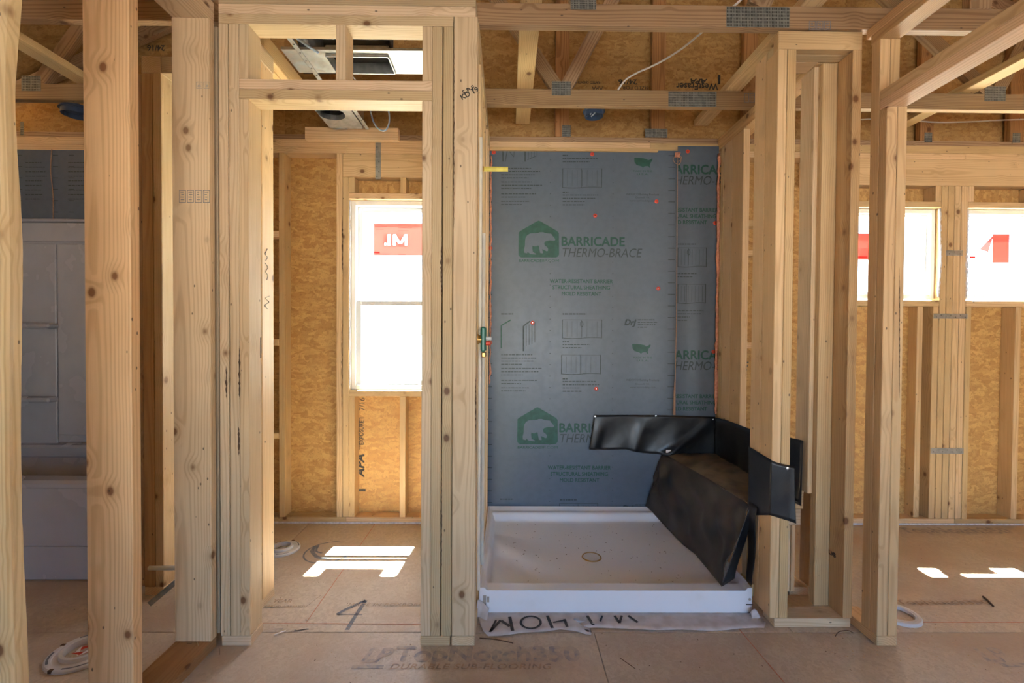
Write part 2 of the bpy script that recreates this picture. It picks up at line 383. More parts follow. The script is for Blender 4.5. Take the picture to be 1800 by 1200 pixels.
# ---- back wall (exterior wall): interior face Y=2.95, sheathing 3.04
YB = 2.95; YS = YB+W4
wb = empty('wall_back', (0, YB, 0), 'back exterior stud wall sheathed in orange wood-strand board, with three windows', 'wall', kind='structure')
OT = (1.0, 0.93, 0.80)
def bstud(px, py, z0=T, z1=2.353, name='stud', wide=T, parent=wb, tint=OT):
    x = X_(px, py, YB); return board(name, parent, x, x+wide, YB, YS, z0, z1, tint=tint)
xs = X_(608, 910, YB); xs2 = X_(1678, 910, YB)
for a, b in ((-3.29, xs), (xs, xs2), (xs2, 4.6)): board('bottom_plate', wb, a, b, YB, YS, 0, T, tint=OT)
xj = X_(608, 268, YB)
for a, b in ((-3.29, xj), (xj, X_(1697, 283, YB)), (X_(1697, 283, YB), 4.6)):
    board('top_plate', wb, a, b, YB, YS, 2.353, 2.391, tint=OT)
for a, b in ((-3.29, 0.9), (0.9, 4.6)): board('top_plate', wb, a, b, YB, YS, 2.391, 2.44, tint=OT)
# toilet-room window
W1 = (X_(613, 500, YB), X_(613, 500, YB)+0.58, 0.852, 2.068)
def opening(xa, xb, zs, zt, hl, hr, hb=2.205):
    board('header', wb, hl, hr, YB, YB+T, hb, 2.353, tint=OT)
    board('header', wb, hl, hr, YB+T+0.006, YS, hb+0.004, 2.353, tint=OT)
    board('window_head_plate', wb, xa, xb, YB, YS, zt, zt+T, tint=OT)
    board('sill_plate', wb, xa, xb, YB, YS, zs-T, zs, tint=OT)
    n = 0
    for x in (xa, xa+(xb-xa)*0.56, xb-T):
        board('cripple_stud', wb, x, x+T, YB, YS, zt+T, hb, tint=OT)
        board('cripple_stud', wb, x, x+T, YB, YS, T, zs-T, tint=OT)
xl = W1[0]
opening(W1[0], W1[1], W1[2], W1[3], xl-T, W1[1]+T)
board('jack_stud', wb, xl-T, xl, YB, YS, T, 2.205, tint=OT); board('stud', wb, xl-2*T-0.002, xl-T-0.002, YB, YS, T, 2.353, tint=OT)
board('jack_stud', wb, W1[1], W1[1]+T, YB, YS, T, 2.205, tint=OT); board('stud', wb, W1[1]+T, W1[1]+2*T, YB, YS, T, 2.353, tint=OT)
bstud(490, 600)
for x in (-3.29, -2.85, -2.45, -2.04, -1.62, 0.27, 0.68, 1.09): board('stud', wb, x, x+T, YB, YS, T, 2.353, tint=OT)
board('stud', wb, 1.42, 1.46, YB, YS, T, 2.353, tint=OT)
board('stud', wb, 1.70, 1.74, YB, YS, T, 2.353, tint=OT)
for (px, y0, y1) in ((1312, 437, 450), (1312, 601, 613), (1312, 385, 397)):
    z = AY(px, (y0+y1)/2, YB).z; board('blocking', wb, 1.461, 1.699, YB+0.02, YS, z-0.02, z+0.02, tint=OT)
for y in (411, 602, 766):   # short blocks beside the toilet-room corner
    z = AY(484, y, YB).z; board('blocking', wb, X_(476, y, YB)-0.2, X_(490, y, YB), YB, YS, z-0.02, z+0.02, tint=(1.25, 1.2, 1.1))
# right-hand pair of windows
x3 = X_(1653, 450, YB); x4 = X_(1700, 450, YB)
W2 = (x3-0.60, x3, 1.463, 2.045); W3 = (x4, x4+0.60, 1.463, 2.045)
hl, hr = X_(1515, 300, YB)-0.35, 3.70
board('header', wb, hl, hr, YB, YB+T, 2.185, 2.353, tint=OT); board('header', wb, hl, hr, YB+T+.006, YS, 2.19, 2.353, tint=OT)
for wd in (W2, W3):
    xa, xb, zs, zt = wd
    board('window_head_plate', wb, xa, xb, YB, YS, zt, zt+T, tint=OT)
    board('sill_plate', wb, xa, xb, YB, YS, zs-T-0.012, zs-0.012, tint=OT)
    for x in (xa, xb-T) + ((xa+0.3,) if wd is W2 else (xa+0.42,)): board('cripple_stud', wb, x, x+T, YB, YS, zt+T, 2.185, tint=OT)
n4 = (W3[0]-W2[1])/4
for k in range(4): board('stud', wb, W2[1]+k*n4+0.0012, W2[1]+(k+1)*n4-0.0012, YB, YS, T, 2.185, tint=OT)
board('stud', wb, W2[1]-T-0.002, W2[1]-0.002, YB, YS, T, W2[2]-T-0.012, tint=OT)
board('stud', wb, W3[0]+0.002, W3[0]+T, YB, YS, T, W2[2]-T-0.012, tint=OT)
bstud(1782, 700, z1=W2[2]-T-0.012); board('stud', wb, 3.85, 3.89, YB, YS, T, 2.353, tint=OT)
board('stud', wb, W2[0]-T, W2[0], YB, YS, T, 2.185, tint=OT); board('stud', wb, W2[0], W2[0]+T, YB, YS, T, W2[2]-T-0.012, tint=OT)
board('stud', wb, W2[1]-T-0.085, W2[1]-T-0.047, YB+0.02, YS, T, W2[2]-T-0.012, tint=OT)
# sheathing with the window holes left open
def sheath(xa, xb, za, zb, tint=1.0, y=YS): return board('sheathing_panel', wb, xa, xb, y, y+0.012, za, zb, OSB, tint, 0.0012)
cols = [(-3.3, -2.1), (-2.1, W1[0]), (W1[1], W1[1]+1.22), (W1[1]+1.22, W2[0]), (W2[1], W3[0]), (W3[1], 4.62)]
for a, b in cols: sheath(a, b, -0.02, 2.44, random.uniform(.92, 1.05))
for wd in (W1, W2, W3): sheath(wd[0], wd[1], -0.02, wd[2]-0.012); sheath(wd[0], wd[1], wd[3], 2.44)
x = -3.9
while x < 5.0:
    sheath(x, min(x+1.22, 5.2), 2.44, 4.9, random.uniform(.60, .72)); x += 1.22  # gable panels tinted darker than the wall's, imitating the dim attic light
board('foam_strip', wb, -3.2, 4.55, YB-0.012, YB-0.001, 0, 0.012, FOAM, bev=0.003, label='white foam seal strip along the foot of the wall')
# steel straps
def strap(name, x0, x1, z0, z1, y=YB, holes=True, parent=wb):
    o = board(name, parent, x0, x1, y-0.0025, y-0.0005, z0, z1, GALV, bev=0)
    L = max(x1-x0, z1-z0); n = int(L/0.028)
    for k in range(n):
        t = (k+.5)/n
        if x1-x0 > z1-z0: c = (x0+(x1-x0)*t, y-0.0027, (z0+z1)/2+(0.006 if k % 2 else -0.006))
        else: c = ((x0+x1)/2+(0.006 if k % 2 else -0.006), y-0.0027, z0+(z1-z0)*t)
        lathe('nail_hole', o, [(0, 0.0006), (0.0028, 0.0006), (0.0028, 0)], c, DARK, 8, 'Y')
    return o
a, b = AY(660, 248, YB), AY(669, 315, YB); strap('steel_strap', a.x, a.x+0.034, b.z, 2.44)
for (px0, px1, py0, py1) in ((1663, 1692, 440, 449), (1641, 1700, 551, 560), (1636, 1693, 787, 797)):
    p, q = AY(px0, py0, YB), AY(px1, py1, YB); strap('steel_strap', p.x, q.x, q.z, p.z)
# ---- windows
def window(name, wd, label, double=True):
    xa, xb, za, zb = wd; root = empty(name, ((xa+xb)/2, 3.02, za), label, 'window', kind='structure')
    y0, y1 = YB+0.035, YS+0.035; f = 0.032
    for nm, b_ in (('window_frame', (xa+.003, xa+f, za, zb)), ('window_frame', (xb-f, xb-.003, za, zb)), ('window_frame', (xa+f, xb-f, za, za+f)), ('window_frame', (xa+f, xb-f, zb-f, zb))):
        board(nm, root, b_[0], b_[1], y0, y1, b_[2]+.001, b_[3]-.001, VINYL, bev=0.003)
    def sash(z0, z1, ya, s=0.034):
        for b_ in ((xa+f, xa+f+s, z0, z1), (xb-f-s, xb-f, z0, z1), (xa+f+s, xb-f-s, z0, z0+s), (xa+f+s, xb-f-s, z1-s, z1)):
            board('sash_rail', root, b_[0], b_[1], ya, ya+0.028, b_[2], b_[3], VINYL, bev=0.002)
        board('glass_pane', root, xa+f+s, xb-f-s, ya+0.012, ya+0.016, z0+s, z1-s, GLASS, bev=0)
        return (xa+f+s, xb-f-s, z0+s, z1-s, ya+0.011)
    zm = za+(zb-za)*0.46
    if double:
        lo = sash(za+f, zm+0.017, y0+0.018, 0.030); hi = sash(zm-0.017, zb-f, y0+0.055, 0.030)
        return root, lo, hi
    lo = sash(za+f, zb-f, y0+0.03, 0.012); return root, lo, lo
def sticker(root, x0, x1, z0, z1, y, mat=FILM, name='red_sticker'):
    return board(name, root, x0, x1, y-0.0008, y, z0, z1, mat, bev=0)
r1, lo, hi = window('window_1', W1, 'tall white double-hung window with red sticker in the toilet room')
p, q = AY(657, 392, hi[4]), AY(737, 449, hi[4])
# the sticker is printed red round clear letters, so the letters are holes in the film (seen mirrored from indoors)
def in_letters(x, y):
    if not 412 <= y <= 431: return False
    t = (y-412)/19.0
    if 681 <= x < 686.4: return True                       # I
    if y > 426.5 and 675.5 <= x < 679: return True     # full stop
    if 691 <= x < 695.6 or 711.4 <= x < 716: return True     # M posts
    c = 693.2+t*11.2; d = 713.8-t*11.2
    return t < .86 and (abs(x-c) < 2.3 or abs(x-d) < 2.3)
V = []; Fc = []
for y in range(392, 449):
    x = 657; run = None
    while x <= 742:
        solid = x < 742-.01 and not in_letters(x+.25, y+.5)
        if solid and run is None: run = x
        if not solid and run is not None:
            k = len(V); V += [AY(run, y+1, hi[4]), AY(x, y+1, hi[4]), AY(x, y, hi[4]), AY(run, y, hi[4])]; Fc.append((k, k+1, k+2, k+3)); run = None
        x += .5
mesh_obj('red_sticker', V, Fc, stickmat('thin_red_film', (0.75, 0.19, 0.17), .03), r1)
_l, _r = AY(674, 433, hi[4]), AY(718, 411, hi[4])
board('white_letter_film', r1, _l.x, _r.x, hi[4]+.0004, hi[4]+.0007, _l.z, _r.z, FILMW, bev=0)  # backing added so direct sun does not pass through the letter holes
sticker(r1, p.x, p.x+0.04, q.z+0.012, q.z+0.022, hi[4]-0.001, FILM2, 'sticker_bar')
for k in range(7):
    q0 = AY(661 if k % 2 else 700, 395+k*2.6 if k < 5 else 441+k, hi[4]); board('sticker_print_line', r1, q0.x, q0.x+.05+.02*(k % 3), hi[4]-.0018, hi[4]-.001, q0.z-.0015, q0.z, FILM2, bev=0)
r2, lo2, hi2 = window('window_2', W2, 'square white window half hidden by the studs of the chase', False)
p, q = AY(1492, 410, hi2[4]), AY(1531, 457, hi2[4]); p = AY(1509, 410, hi2[4]); sticker(r2, p.x, q.x+.01, q.z, p.z, hi2[4])
sticker(r2, p.x, p.x+0.06, q.z+0.012, q.z+0.024, hi2[4]-0.001, FILM2, 'sticker_bar')
sticker(r2, 2.31, 2.60, 1.55, 1.815, lo2[4]+.008, FILMW, 'sun_block_film')  # unseen film added to block the middle of this window's sun patch
r3, lo3, hi3 = window('window_3', W3, 'rightmost square white window with an arrow sticker', False)
p, q = AY(1745, 411, hi3[4]), AY(1773, 462, hi3[4]); sticker(r3, p.x, q.x, q.z, p.z, hi3[4])
p = AY(1704, 452, hi3[4]); sticker(r3, p.x, p.x+0.04, p.z-.006, p.z+.006, hi3[4], FILM2, 'sticker_bar')
tri = [AY(1722, 438, hi3[4]), AY(1747, 412, hi3[4]), AY(1737, 443, hi3[4])]
mesh_obj('sticker_arrow', tri, [(0, 1, 2)], FILM2, r3)
# foam blobs round the small windows
def ribbon(name, parent, pts, w, dpt, mat, seed=1, label=None):
    rr = random.Random(seed)
    P = catmull(pts, 14); 
    return tube(name, parent, P, w, mat, 7, False, rfun=lambda t: w*(0.55+0.7*rr.random()), label=label)
for (X0, sgn) in ((W2[1]-0.004, 1), (W3[0]+0.004, -1)):
    ribbon('sealant_foam', wb, [(X0, YB+0.008, 2.04), (X0+sgn*0.002, YB+0.004, 1.85), (X0+sgn*0.006, YB, 1.72), (X0, YB+0.006, 1.47)], 0.007, 0, FOAM, 5)
ribbon('sealant_foam', wb, [(W1[0]+0.004, YB+0.01, 2.06), (W1[0]+0.002, YB+0.008, 1.5), (W1[0]+0.004, YB+0.008, 0.86)], 0.006, 0, FOAM, 6)
# ---- front partition with the door opening
YF, YK = 1.785, 1.785+W4
wf = empty('wall_front', (-0.7, YF, 0), 'front stud partition around the tall door opening', 'wall', kind='structure')
xj = X_(437, 177, YF); xr = X_(742, 177, YF)
GT = (0.92, 0.92, 0.90)
board('stud', wf, xj-3*T, xj-2*T-.003, YF, YK, T, 2.391, tint=GT)
board('stud', wf, xj-2*T, xj-T, YF, YK, T, 2.391, tint=GT)
board('trimmer_stud', wf, xj-T, xj, YF, YK, T, 2.108, tint=(1, .98, .95))
board('trimmer_stud', wf, xr, xr+T, YF, YK, T, 2.108, tint=GT)
board('stud', wf, xr+T, xr+2*T, YF, YK, T, 2.391, tint=GT)
board('stud', wf, xr+2*T+.004, xr+3*T+.004, YF, YK, T, 2.391, tint=GT)
board('header', wf, xj-T, xr+T, YF, YK, 2.108, 2.108+T, tint=(.96, .93, .9)); board('header', wf, xj-T, xr+T, YF, YK, 2.108+T, 2.108+2*T, tint=(.96, .93, .9))
xm = X_(590, 100, YF)
for x in (xj-T, xm, xr): board('cripple_stud', wf, x, x+T, YF, YK, 2.184, 2.391, tint=GT)
board('bottom_plate', wf, xj-3*T+.004, xj+0.004, YF, YK, 0, T, tint=GT)
board('bottom_plate', wf, xr-.001, xr+3*T, YF, YK, 0, T, tint=GT)
board('top_plate', wf, xj-3*T, xr+3*T+.004, YF, YK, 2.391, 2.429); board('top_plate', wf, xj-3*T, xr+3*T+W4, YF, YK, 2.429, 2.467)
board('nailer', wf, xj-3*T, xr+3*T+W4, YF, YK, 2.4675, 2.5055, tint=.8)
# ---- partition between toilet room and shower
mx0 = xr+3*T+.006; mx1 = mx0+W4+.002
wm = empty('wall_middle', (mx0, YF, 0), 'stud partition between toilet room and shower, seen end-on', 'wall', kind='structure')
board('end_stud', wm, mx0, mx1, YF, YF+T, T, 2.429, tint=GT); board('bottom_plate', wm, mx0, mx1, YF, YB-.001, 0, T, tint=GT)
for y in (YF+T+.002, 2.03, 2.13, 2.42, 2.66, YB-T-.02): board('stud', wm, mx0, mx1, y, y+T, T, 2.391)
board('top_plate', wm, mx0, mx1, YK+.001, YB-.001, 2.391, 2.429); board('top_plate', wm, mx0, mx1, YK+.001, YB-.001, 2.429, 2.467)
# ---- left 2x6 wall running towards the camera
LX0 = -1.262; LX1 = LX0+0.1397
wl = empty('wall_left', (LX0, 0.9, 0), 'wide left stud wall running towards the camera on a dark sole plate', 'wall', kind='structure')
board('bottom_plate', wl, LX0, LX1, 0.0, YF, 0, T, tint=(.46, .34, .23), label='dark stained wide sole plate')
board('stud', wl, LX0, LX1, 1.752, 1.785, T, 2.391, tint=(.95, .93, .86))
board('stud', wl, LX0-.028, LX1-.028, 1.42, 1.458, T, 2.391, tint=(1.0, .86, .70), label='flat-sawn stud with cathedral grain')
board('stud', wl, LX1-.045, LX1+.002, 1.80, 1.838, T, 2.391, tint=.7)
for y in (0.66, 0.25): board('stud', wl, LX0, LX1, y, y+T, T, 2.391)
board('top_plate', wl, LX0, LX1, 0.0, YF, 2.391, 2.429); board('top_plate', wl, LX0, LX1, 0.0, YF, 2.429, 2.467)
# nearest stud has a wavy waney edge
def waney():
    bm = bmesh.new(); n = 90; rr = random.Random(3); ring = []
    for i in range(n+1):
        z = T + (2.391-T)*i/n
        k = 0.5+0.5*math.sin(z*3.1+0.6); wv = 0.014*math.exp(-((z-2.02)/0.17)**2) + 0.006*math.sin(z*5.2)+0.002*rr.random()
        cut = -0.020*math.exp(-((z-1.72)/0.22)**2) - 0.010*max(0, math.sin(z*2.2-0.5))
        b = [(LX0, 1.046, z), (LX1-0.004+cut*0.4, 1.046, z), (LX1+wv*.4+cut*.5, 1.055, z), (LX1+wv+cut+0.002*rr.random(), 1.066+0.003*rr.random(), z), (LX1+wv*.6+cut+.001, 1.084, z), (LX0, 1.084, z)]
        ring.append([bm.verts.new((x-LX0, y-1.046, z)) for x, y, z in b])
    for i in range(n):
        for k in range(6): bm.faces.new((ring[i][k], ring[i][(k+1) % 6], ring[i+1][(k+1) % 6], ring[i+1][k]))
    bm.faces.new(ring[0][::-1]); bm.faces.new(ring[-1])
    o = bm_obj('waney_stud', bm, PINE, wl, (LX0, 1.046, 0)); o['label'] = 'nearest stud with a rough waney bark edge'; o.color = (1.0, .97, .86, 1)
waney()
# ---- short return wall on the left inside the door
rx = X_(461, 600, 2.03)
we = empty('wall_return', (rx-.3, YK, 0), 'short stud return just inside the door opening on the left', 'wall', kind='structure')
board('bottom_plate', we, rx-W4, rx, YK+.001, 2.135, 0, T)
board('stud', we, rx-W4, rx, YK+.002, YK+.04, T, 2.391, tint=(1.05, 1.02, .95))
board('stud', we, rx-W4, rx, 1.96, 1.998, T, 2.391, tint=(1.05, 1.02, .95)); board('stud', we, rx-T, rx, 2.03, 2.13, T, 2.391, tint=(1.12, 1.08, .95))
board('top_plate', we, rx-W4, rx, YK+.001, 2.135, 2.391, 2.467)
# ---- wall at the end of the bath
TX = -1.582
wt = empty('wall_bath', (TX, 2.13, 0), 'stud wall at the right end of the bathtub', 'wall', kind='structure')
board('stud', wt, TX-W4, TX-T-.001, 2.13, 2.13+T, T, 2.391, tint=(.70, .60, .48)); board('stud', wt, TX-T, TX, 2.13, 2.219, T, 2.391, tint=1.0)
for y in (2.75,): board('stud', wt, TX-W4+.03, TX, y, y+T, T, 2.391)
board('bottom_plate', wt, TX-W4, TX, 2.13, YB-.001, 0, T); board('top_plate', wt, TX-W4, TX, 2.13, YB-.001, 2.391, 2.467)
board('top_plate', wt, TX+.001, rx-W4-.001, 2.13, 2.219, 2.391, 2.467, tint=.85)
board('stud', wt, TX-W4-.045, TX-W4-.007, 2.14, 2.22, T, 2.391, tint=(.6, .5, .4))
# ---- shower right-hand wall
SX = 1.33
ws = empty('wall_shower', (SX, 2.0, 0), 'stud wall on the right of the shower above the bench', 'wall', kind='structure')
board('bottom_plate', ws, SX, SX+W4, 2.14, YB-.001, 0, T)
board('top_plate', ws, SX, SX+W4, 2.0, YB-.001, 2.391, 2.429, tint=(1, .85, .72)); board('top_plate', ws, SX, SX+W4, 2.0, YB-.001, 2.429, 2.467, tint=(1, .85, .72))
board('stud', ws, SX, SX+W4, 2.868, 2.906, T, 2.391); board('stud', ws, SX, SX+T, 2.755, 2.862, T, 2.391, tint=(1.0, .97, .95), label='pale turned stud beside the blue sheathing')
board('stud', ws, SX, SX+T, 2.625, 2.750, T, 2.391, tint=(1, .93, .85)); board('stud', ws, SX, SX+T, 2.02, 2.115, .52, 2.391, tint=(1.1, 1.08, 1.1))
board('stud', ws, SX+.09, SX+.09+T, 2.125, 2.21, T, 2.391, tint=(1.1, 1.06, 1.1), label='pinkish pale stud inside the chase')
# ---- chase (narrow framed niche) wall
YN = 1.90
nx0 = X_(1368, 95, YN); nx1 = X_(1516, 95, YN)
wn = empty('wall_chase', (nx0, YN, 0), 'narrow framed chase between the shower and the right room', 'wall', kind='structure')
board('bottom_plate', wn, nx0+.02, nx1-.005, YN, YN+W4, 0, T)
CT = (1.0, .90, .76)
board('stud', wn, nx0, nx0+T, YN, YN+W4, T, 2.391, tint=CT); board('stud', wn, nx0+T+.001, nx0+2*T, YN, YN+W4, T, 2.391, tint=CT)
board('stud', wn, nx0, nx0+T, YN+W4+.003, YN+2*W4, T, 2.425, tint=(1, .92, .8))
board('stud', wn, nx1-T, nx1, YN, YN+W4, T, 2.391, tint=(.88, .76, .62)); board('stud', wn, nx1-W4-.01, nx1-.004, YN+W4+.002, YN+W4+.002+T, T, 2.391, tint=(.95, .86, .74))
board('top_plate', wn, nx0, nx1, YN, YN+T, 2.391, 2.4655, tint=(.95, .85, .72)); board('top_plate', wn, nx0+.005, nx1-.002, YN+T+.001, YN+W4, 2.391, 2.429)
board('top_plate', wn, nx0+.005, SX-.002, YN+W4+.003, YN+2*W4, 2.391, 2.429, tint=(1.05, .95, .9))
# ---- right partition (post, header and plates running towards the camera)
PX0 = X_(1562, 70, YF); PX1 = PX0+.080
wr = empty('wall_right', (PX0, YF, 0), 'right partition post carrying beams that run towards the camera', 'wall', kind='structure')
RTt = (.86, .76, .62)
board('bottom_plate', wr, PX0, PX1, YF, 1.99, 0, T, tint=RTt)
board('trimmer_stud', wr, PX0, PX0+.0415, YF, YF+T, T, 2.108, tint=RTt); board('trimmer_stud', wr, PX0+.0425, PX1, YF, YF+T, T, 2.108, tint=RTt)
board('stud', wr, PX0, PX0+.0415, YF+T+.001, YK-.005, T, 2.391, tint=RTt); board('stud', wr, PX0+.0425, PX1, YF+T+.001, YK-.005, T, 2.391, tint=RTt)
PT = (1.0, .88, .82)
for z0 in (2.108, 2.108+T): board('header', wr, PX0, PX1, 0.2, YF+T, z0, z0+T, tint=PT)
for z0 in (2.391, 2.429): board('top_plate', wr, PX0, PX1, 0.2, YN-.001 if z0 > 2.4 else YK, z0, z0+T, tint=(.9, .75, .62))
# ---- unseen eave board outside, placed to cut the sun entering the windows
ev = empty('trim_1', (0, YS+.1, 2.45), 'projecting eave board outside above the windows', 'eave', kind='structure')
for xa, xb, dd in ((-3.3, .5, .222), (.5, 4.7, .224)): board('soffit_board', ev, xa, xb-.002, YS+.013, YS+dd, 2.45, 2.475)
# ---- outer shell, roof
def shell(name, label, boxes, mat=OSB, tint=.8):
    r = empty(name, boxes[0][:1]+boxes[0][2:3]+boxes[0][4:5], label, 'wall', kind='structure')
    for b_ in boxes: board('sheathing_panel', r, *b_, mat, tint, 0.001)
    return r
oy = [(-2.1, -1.0), (-1.0, .2), (.2, 1.4), (1.4, 2.6), (2.6, 3.04)]
shell('wall_outer_left', 'far left outer wall of wood-strand sheathing', [(-3.34, -3.32, a+.001, b-.001, -.02, 2.6) for a, b in oy])
shell('wall_outer_right', 'far right outer wall of wood-strand sheathing', [(4.70, 4.72, a+.001, b-.001, -.02, 2.6) for a, b in oy])
bx = []; xs_ = [-3.34] + [v for x, z0, wd, z1 in REAR for v in (x-wd/2, x+wd/2)] + [4.72]
for i in range(0, len(xs_), 2): bx.append((xs_[i], xs_[i+1], -2.12, -2.10, -.02, 4.9))
for x, z0, wd, z1 in REAR: bx += [(x-wd/2, x+wd/2, -2.12, -2.10, z1, 4.9), (x-wd/2, x+wd/2, -2.12, -2.10, -.02, z0)]
shell('wall_rear', 'rear wall with large window openings behind the viewer', bx)
RZ, RXc = 4.55, 0.7
ce = empty('ceiling', (RXc, 0, RZ), 'underside of the roof deck above the trusses', 'ceiling', kind='structure')
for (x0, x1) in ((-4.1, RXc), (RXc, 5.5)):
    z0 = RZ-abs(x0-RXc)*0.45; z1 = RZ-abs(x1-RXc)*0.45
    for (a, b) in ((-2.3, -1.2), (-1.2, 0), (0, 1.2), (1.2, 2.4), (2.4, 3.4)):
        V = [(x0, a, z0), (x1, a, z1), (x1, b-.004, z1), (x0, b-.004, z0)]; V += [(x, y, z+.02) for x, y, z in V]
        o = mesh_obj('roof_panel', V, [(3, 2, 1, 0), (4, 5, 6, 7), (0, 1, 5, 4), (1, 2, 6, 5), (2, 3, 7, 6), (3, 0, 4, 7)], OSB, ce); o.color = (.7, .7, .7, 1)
# ================================================================== TRUSSES
def tplate(parent, p, q, y):
    """toothed connector plate between two world points"""
    x0, x1 = min(p.x, q.x), max(p.x, q.x); z0, z1 = min(p.z, q.z), max(p.z, q.z)
    V = []; Fc = []; n = max(4, int((x1-x0)/0.006)); m = 6
    o = board('connector_plate', parent, x0, x1, y-.0016, y-.0003, z0, z1, PLATE, bev=0)
    bm = bmesh.new()
    for i in range(n):
        for j in range(m):
            cx = x0+(x1-x0)*(i+.5)/n; cz = z0+(z1-z0)*(j+.5)/m; hw = (x1-x0)/n*.22; hh = (z1-z0)/m*.32
            vs = [bm.verts.new((cx+a*hw, y-.0017, cz+b*hh)) for a, b in ((-1, -1), (1, -1), (1, 1), (-1, 1))]; bm.faces.new(vs)
    for v in bm.verts: v.co -= Vector(((x0+x1)/2, y, (z0+z1)/2))
    s = bm_obj('tooth_slots', bm, DARK, o, ((x0+x1)/2, y, (z0+z1)/2)); s['kind'] = 'stuff'
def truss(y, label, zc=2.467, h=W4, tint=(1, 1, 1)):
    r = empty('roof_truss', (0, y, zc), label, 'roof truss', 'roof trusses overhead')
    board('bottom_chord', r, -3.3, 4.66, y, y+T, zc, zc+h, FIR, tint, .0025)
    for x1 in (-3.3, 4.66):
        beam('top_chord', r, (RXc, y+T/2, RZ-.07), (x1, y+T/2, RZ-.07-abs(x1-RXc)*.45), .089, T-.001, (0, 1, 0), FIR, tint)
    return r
def web(r, p, q, y, w=W4, tint=(.9, .9, .9), d=T-.001):
    return beam('web', r, (p[0], y+T/2, p[1]), (q[0], y+T/2, q[1]), w, d, (0, 1, 0), FIR, tint)
Y1, Y2 = 1.887, 2.54
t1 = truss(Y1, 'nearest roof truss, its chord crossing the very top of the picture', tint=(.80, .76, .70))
for px, dx in ((1725, 0.0), (1335, .12), (1025, -.08)):
    x = X_(px, 10, Y1); web(t1, (x, 2.556), (x+dx*4, 3.6), Y1)
tplate(t1, AY(1277, 12, Y1), AY(1387, 49, Y1), Y1); tplate(t1, AY(1003, -8, Y1), AY(1048, 17, Y1), Y1)
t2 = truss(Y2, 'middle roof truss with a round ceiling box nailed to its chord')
for (c, a, b) in (((987, 152), (942, 85), (1044, 45)), ((1748, 160), (1690, 105), (1795, 70)), ((60, 140), (140, 30), None)):
    pc = AY(*c, Y2); pa = AY(*a, Y2); pb = AY(*b, Y2) if b else None
    for pp in [q_ for q_ in (pa, pb) if q_]:
        d = Vector((pp.x-pc.x, 0, pp.z-pc.z)).normalized(); s_ = Vector((0.025 if pp.x > pc.x else -0.025, 0, 0))
        st = pc+s_; en = st+d*((3.55-pc.z)/max(d.z, .3)); web(t2, (st.x, max(st.z, 2.56)), (en.x, en.z), Y2, .070)
for a, b in (((970, 143), (1003, 168)), ((1175, 161), (1259, 188)), ((38, 133), (72, 160)), ((1731, 152), (1767, 178))): tplate(t2, AY(*a, Y2), AY(*b, Y2), Y2)
Y3 = 2.985
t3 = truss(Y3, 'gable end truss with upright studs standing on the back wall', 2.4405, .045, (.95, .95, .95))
for px in (988, 1157, 1318, 1630, 1788, 170):
    x = X_(px, 215, Y3); web(t3, (x, 2.486), (x, 3.75), Y3, .089, (1, .78, .55))
for a, b in (((988, 220), (1003, 240)), ((1134, 226), (1173, 242)), ((1625, 233), (1638, 250)), ((1780, 234), (1793, 251)), ((36, 214), (42, 238))): tplate(t3, AY(*a, Y3), AY(*b, Y3), Y3)
# lateral braces laid over the chords
def brace(px, py, Y, y0, y1, label, tint=(1.1, 1.05, .9), zb=None):
    p = AY(px, py, Y)
    z = 2.5575
    o = board('lateral_brace', None, p.x-W4/2, p.x+W4/2, y0, y1, z, z+T, tint=tint); return tag(o, label, 'brace', 'lateral braces over the truss chords')
brace(923, 155, Y2, .9, 2.97, 'flat brace over the truss chords above the middle of the shower')
brace(1289, 160, Y2, .9, 2.97, 'flat brace over the truss chords above the shower\'s right-hand wall')
brace(148, 147, Y2, .9, 2.97, 'flat brace over the truss chords at the far left')
brace(1700, 150, Y2, .9, 2.97, 'flat brace over the truss chords above the right room', (.9, .85, .7))
# nailer above the blue sheathing
p, q = AY(850, 258, 2.91), AY(1157, 267, 2.91)
tag(board('nailing_strip', None, mx1+.001, q.x, 2.905, 2.9245, q.z, p.z, tint=(1.05, .95, .8)), 'lighter wooden strip nailed along the top of the blue sheathing', 'board')
# ================================================================== FLOOR PRINTS AND MARKS
def fz(px, py): return AZ(px, py, 0)
def fline(pts, wdt, mat, name='marker_stroke', z=0.0009, closed=False):
    """flat stroke on the floor through world points"""
    P = catmull(pts, 8) if len(pts) > 2 else [Vector(p) for p in pts]
    V = []; Fc = []
    for i, p in enumerate(P):
        d = (P[min(i+1, len(P)-1)]-P[max(i-1, 0)]); d.z = 0; d.normalize(); n = Vector((-d.y, d.x, 0))
        k = wdt*(0.85+0.3*random.random()) if not callable(wdt) else wdt(i/(len(P)-1))
        V += [(p.x+n.x*k/2, p.y+n.y*k/2, z), (p.x-n.x*k/2, p.y-n.y*k/2, z)]
    for i in range(len(P)-1): Fc.append((2*i, 2*i+1, 2*i+3, 2*i+2))
    return mesh_obj(name, V, Fc, mat, fl)
def chalk(p, q, wd=0.0035):
    n = 40; P = [Vector(p).lerp(Vector(q), i/n)+Vector((random.uniform(-1, 1), random.uniform(-1, 1), 0))*0.0004 for i in range(n+1)]
    o = fline(P, wd, CHALK, 'chalk_line'); return o
chalk((-0.84, 2.93, 0), (-0.84, 1.93, 0)); chalk((-1.05, 1.925, 0), (-0.33, 1.918, 0)); chalk((0.965, 1.92, 0), (0.98, 1.55, 0)); chalk((1.6, 1.935, 0), (3.6, 1.93, 0)); chalk((-0.12, 1.92, 0), (0, 1.92, 0))
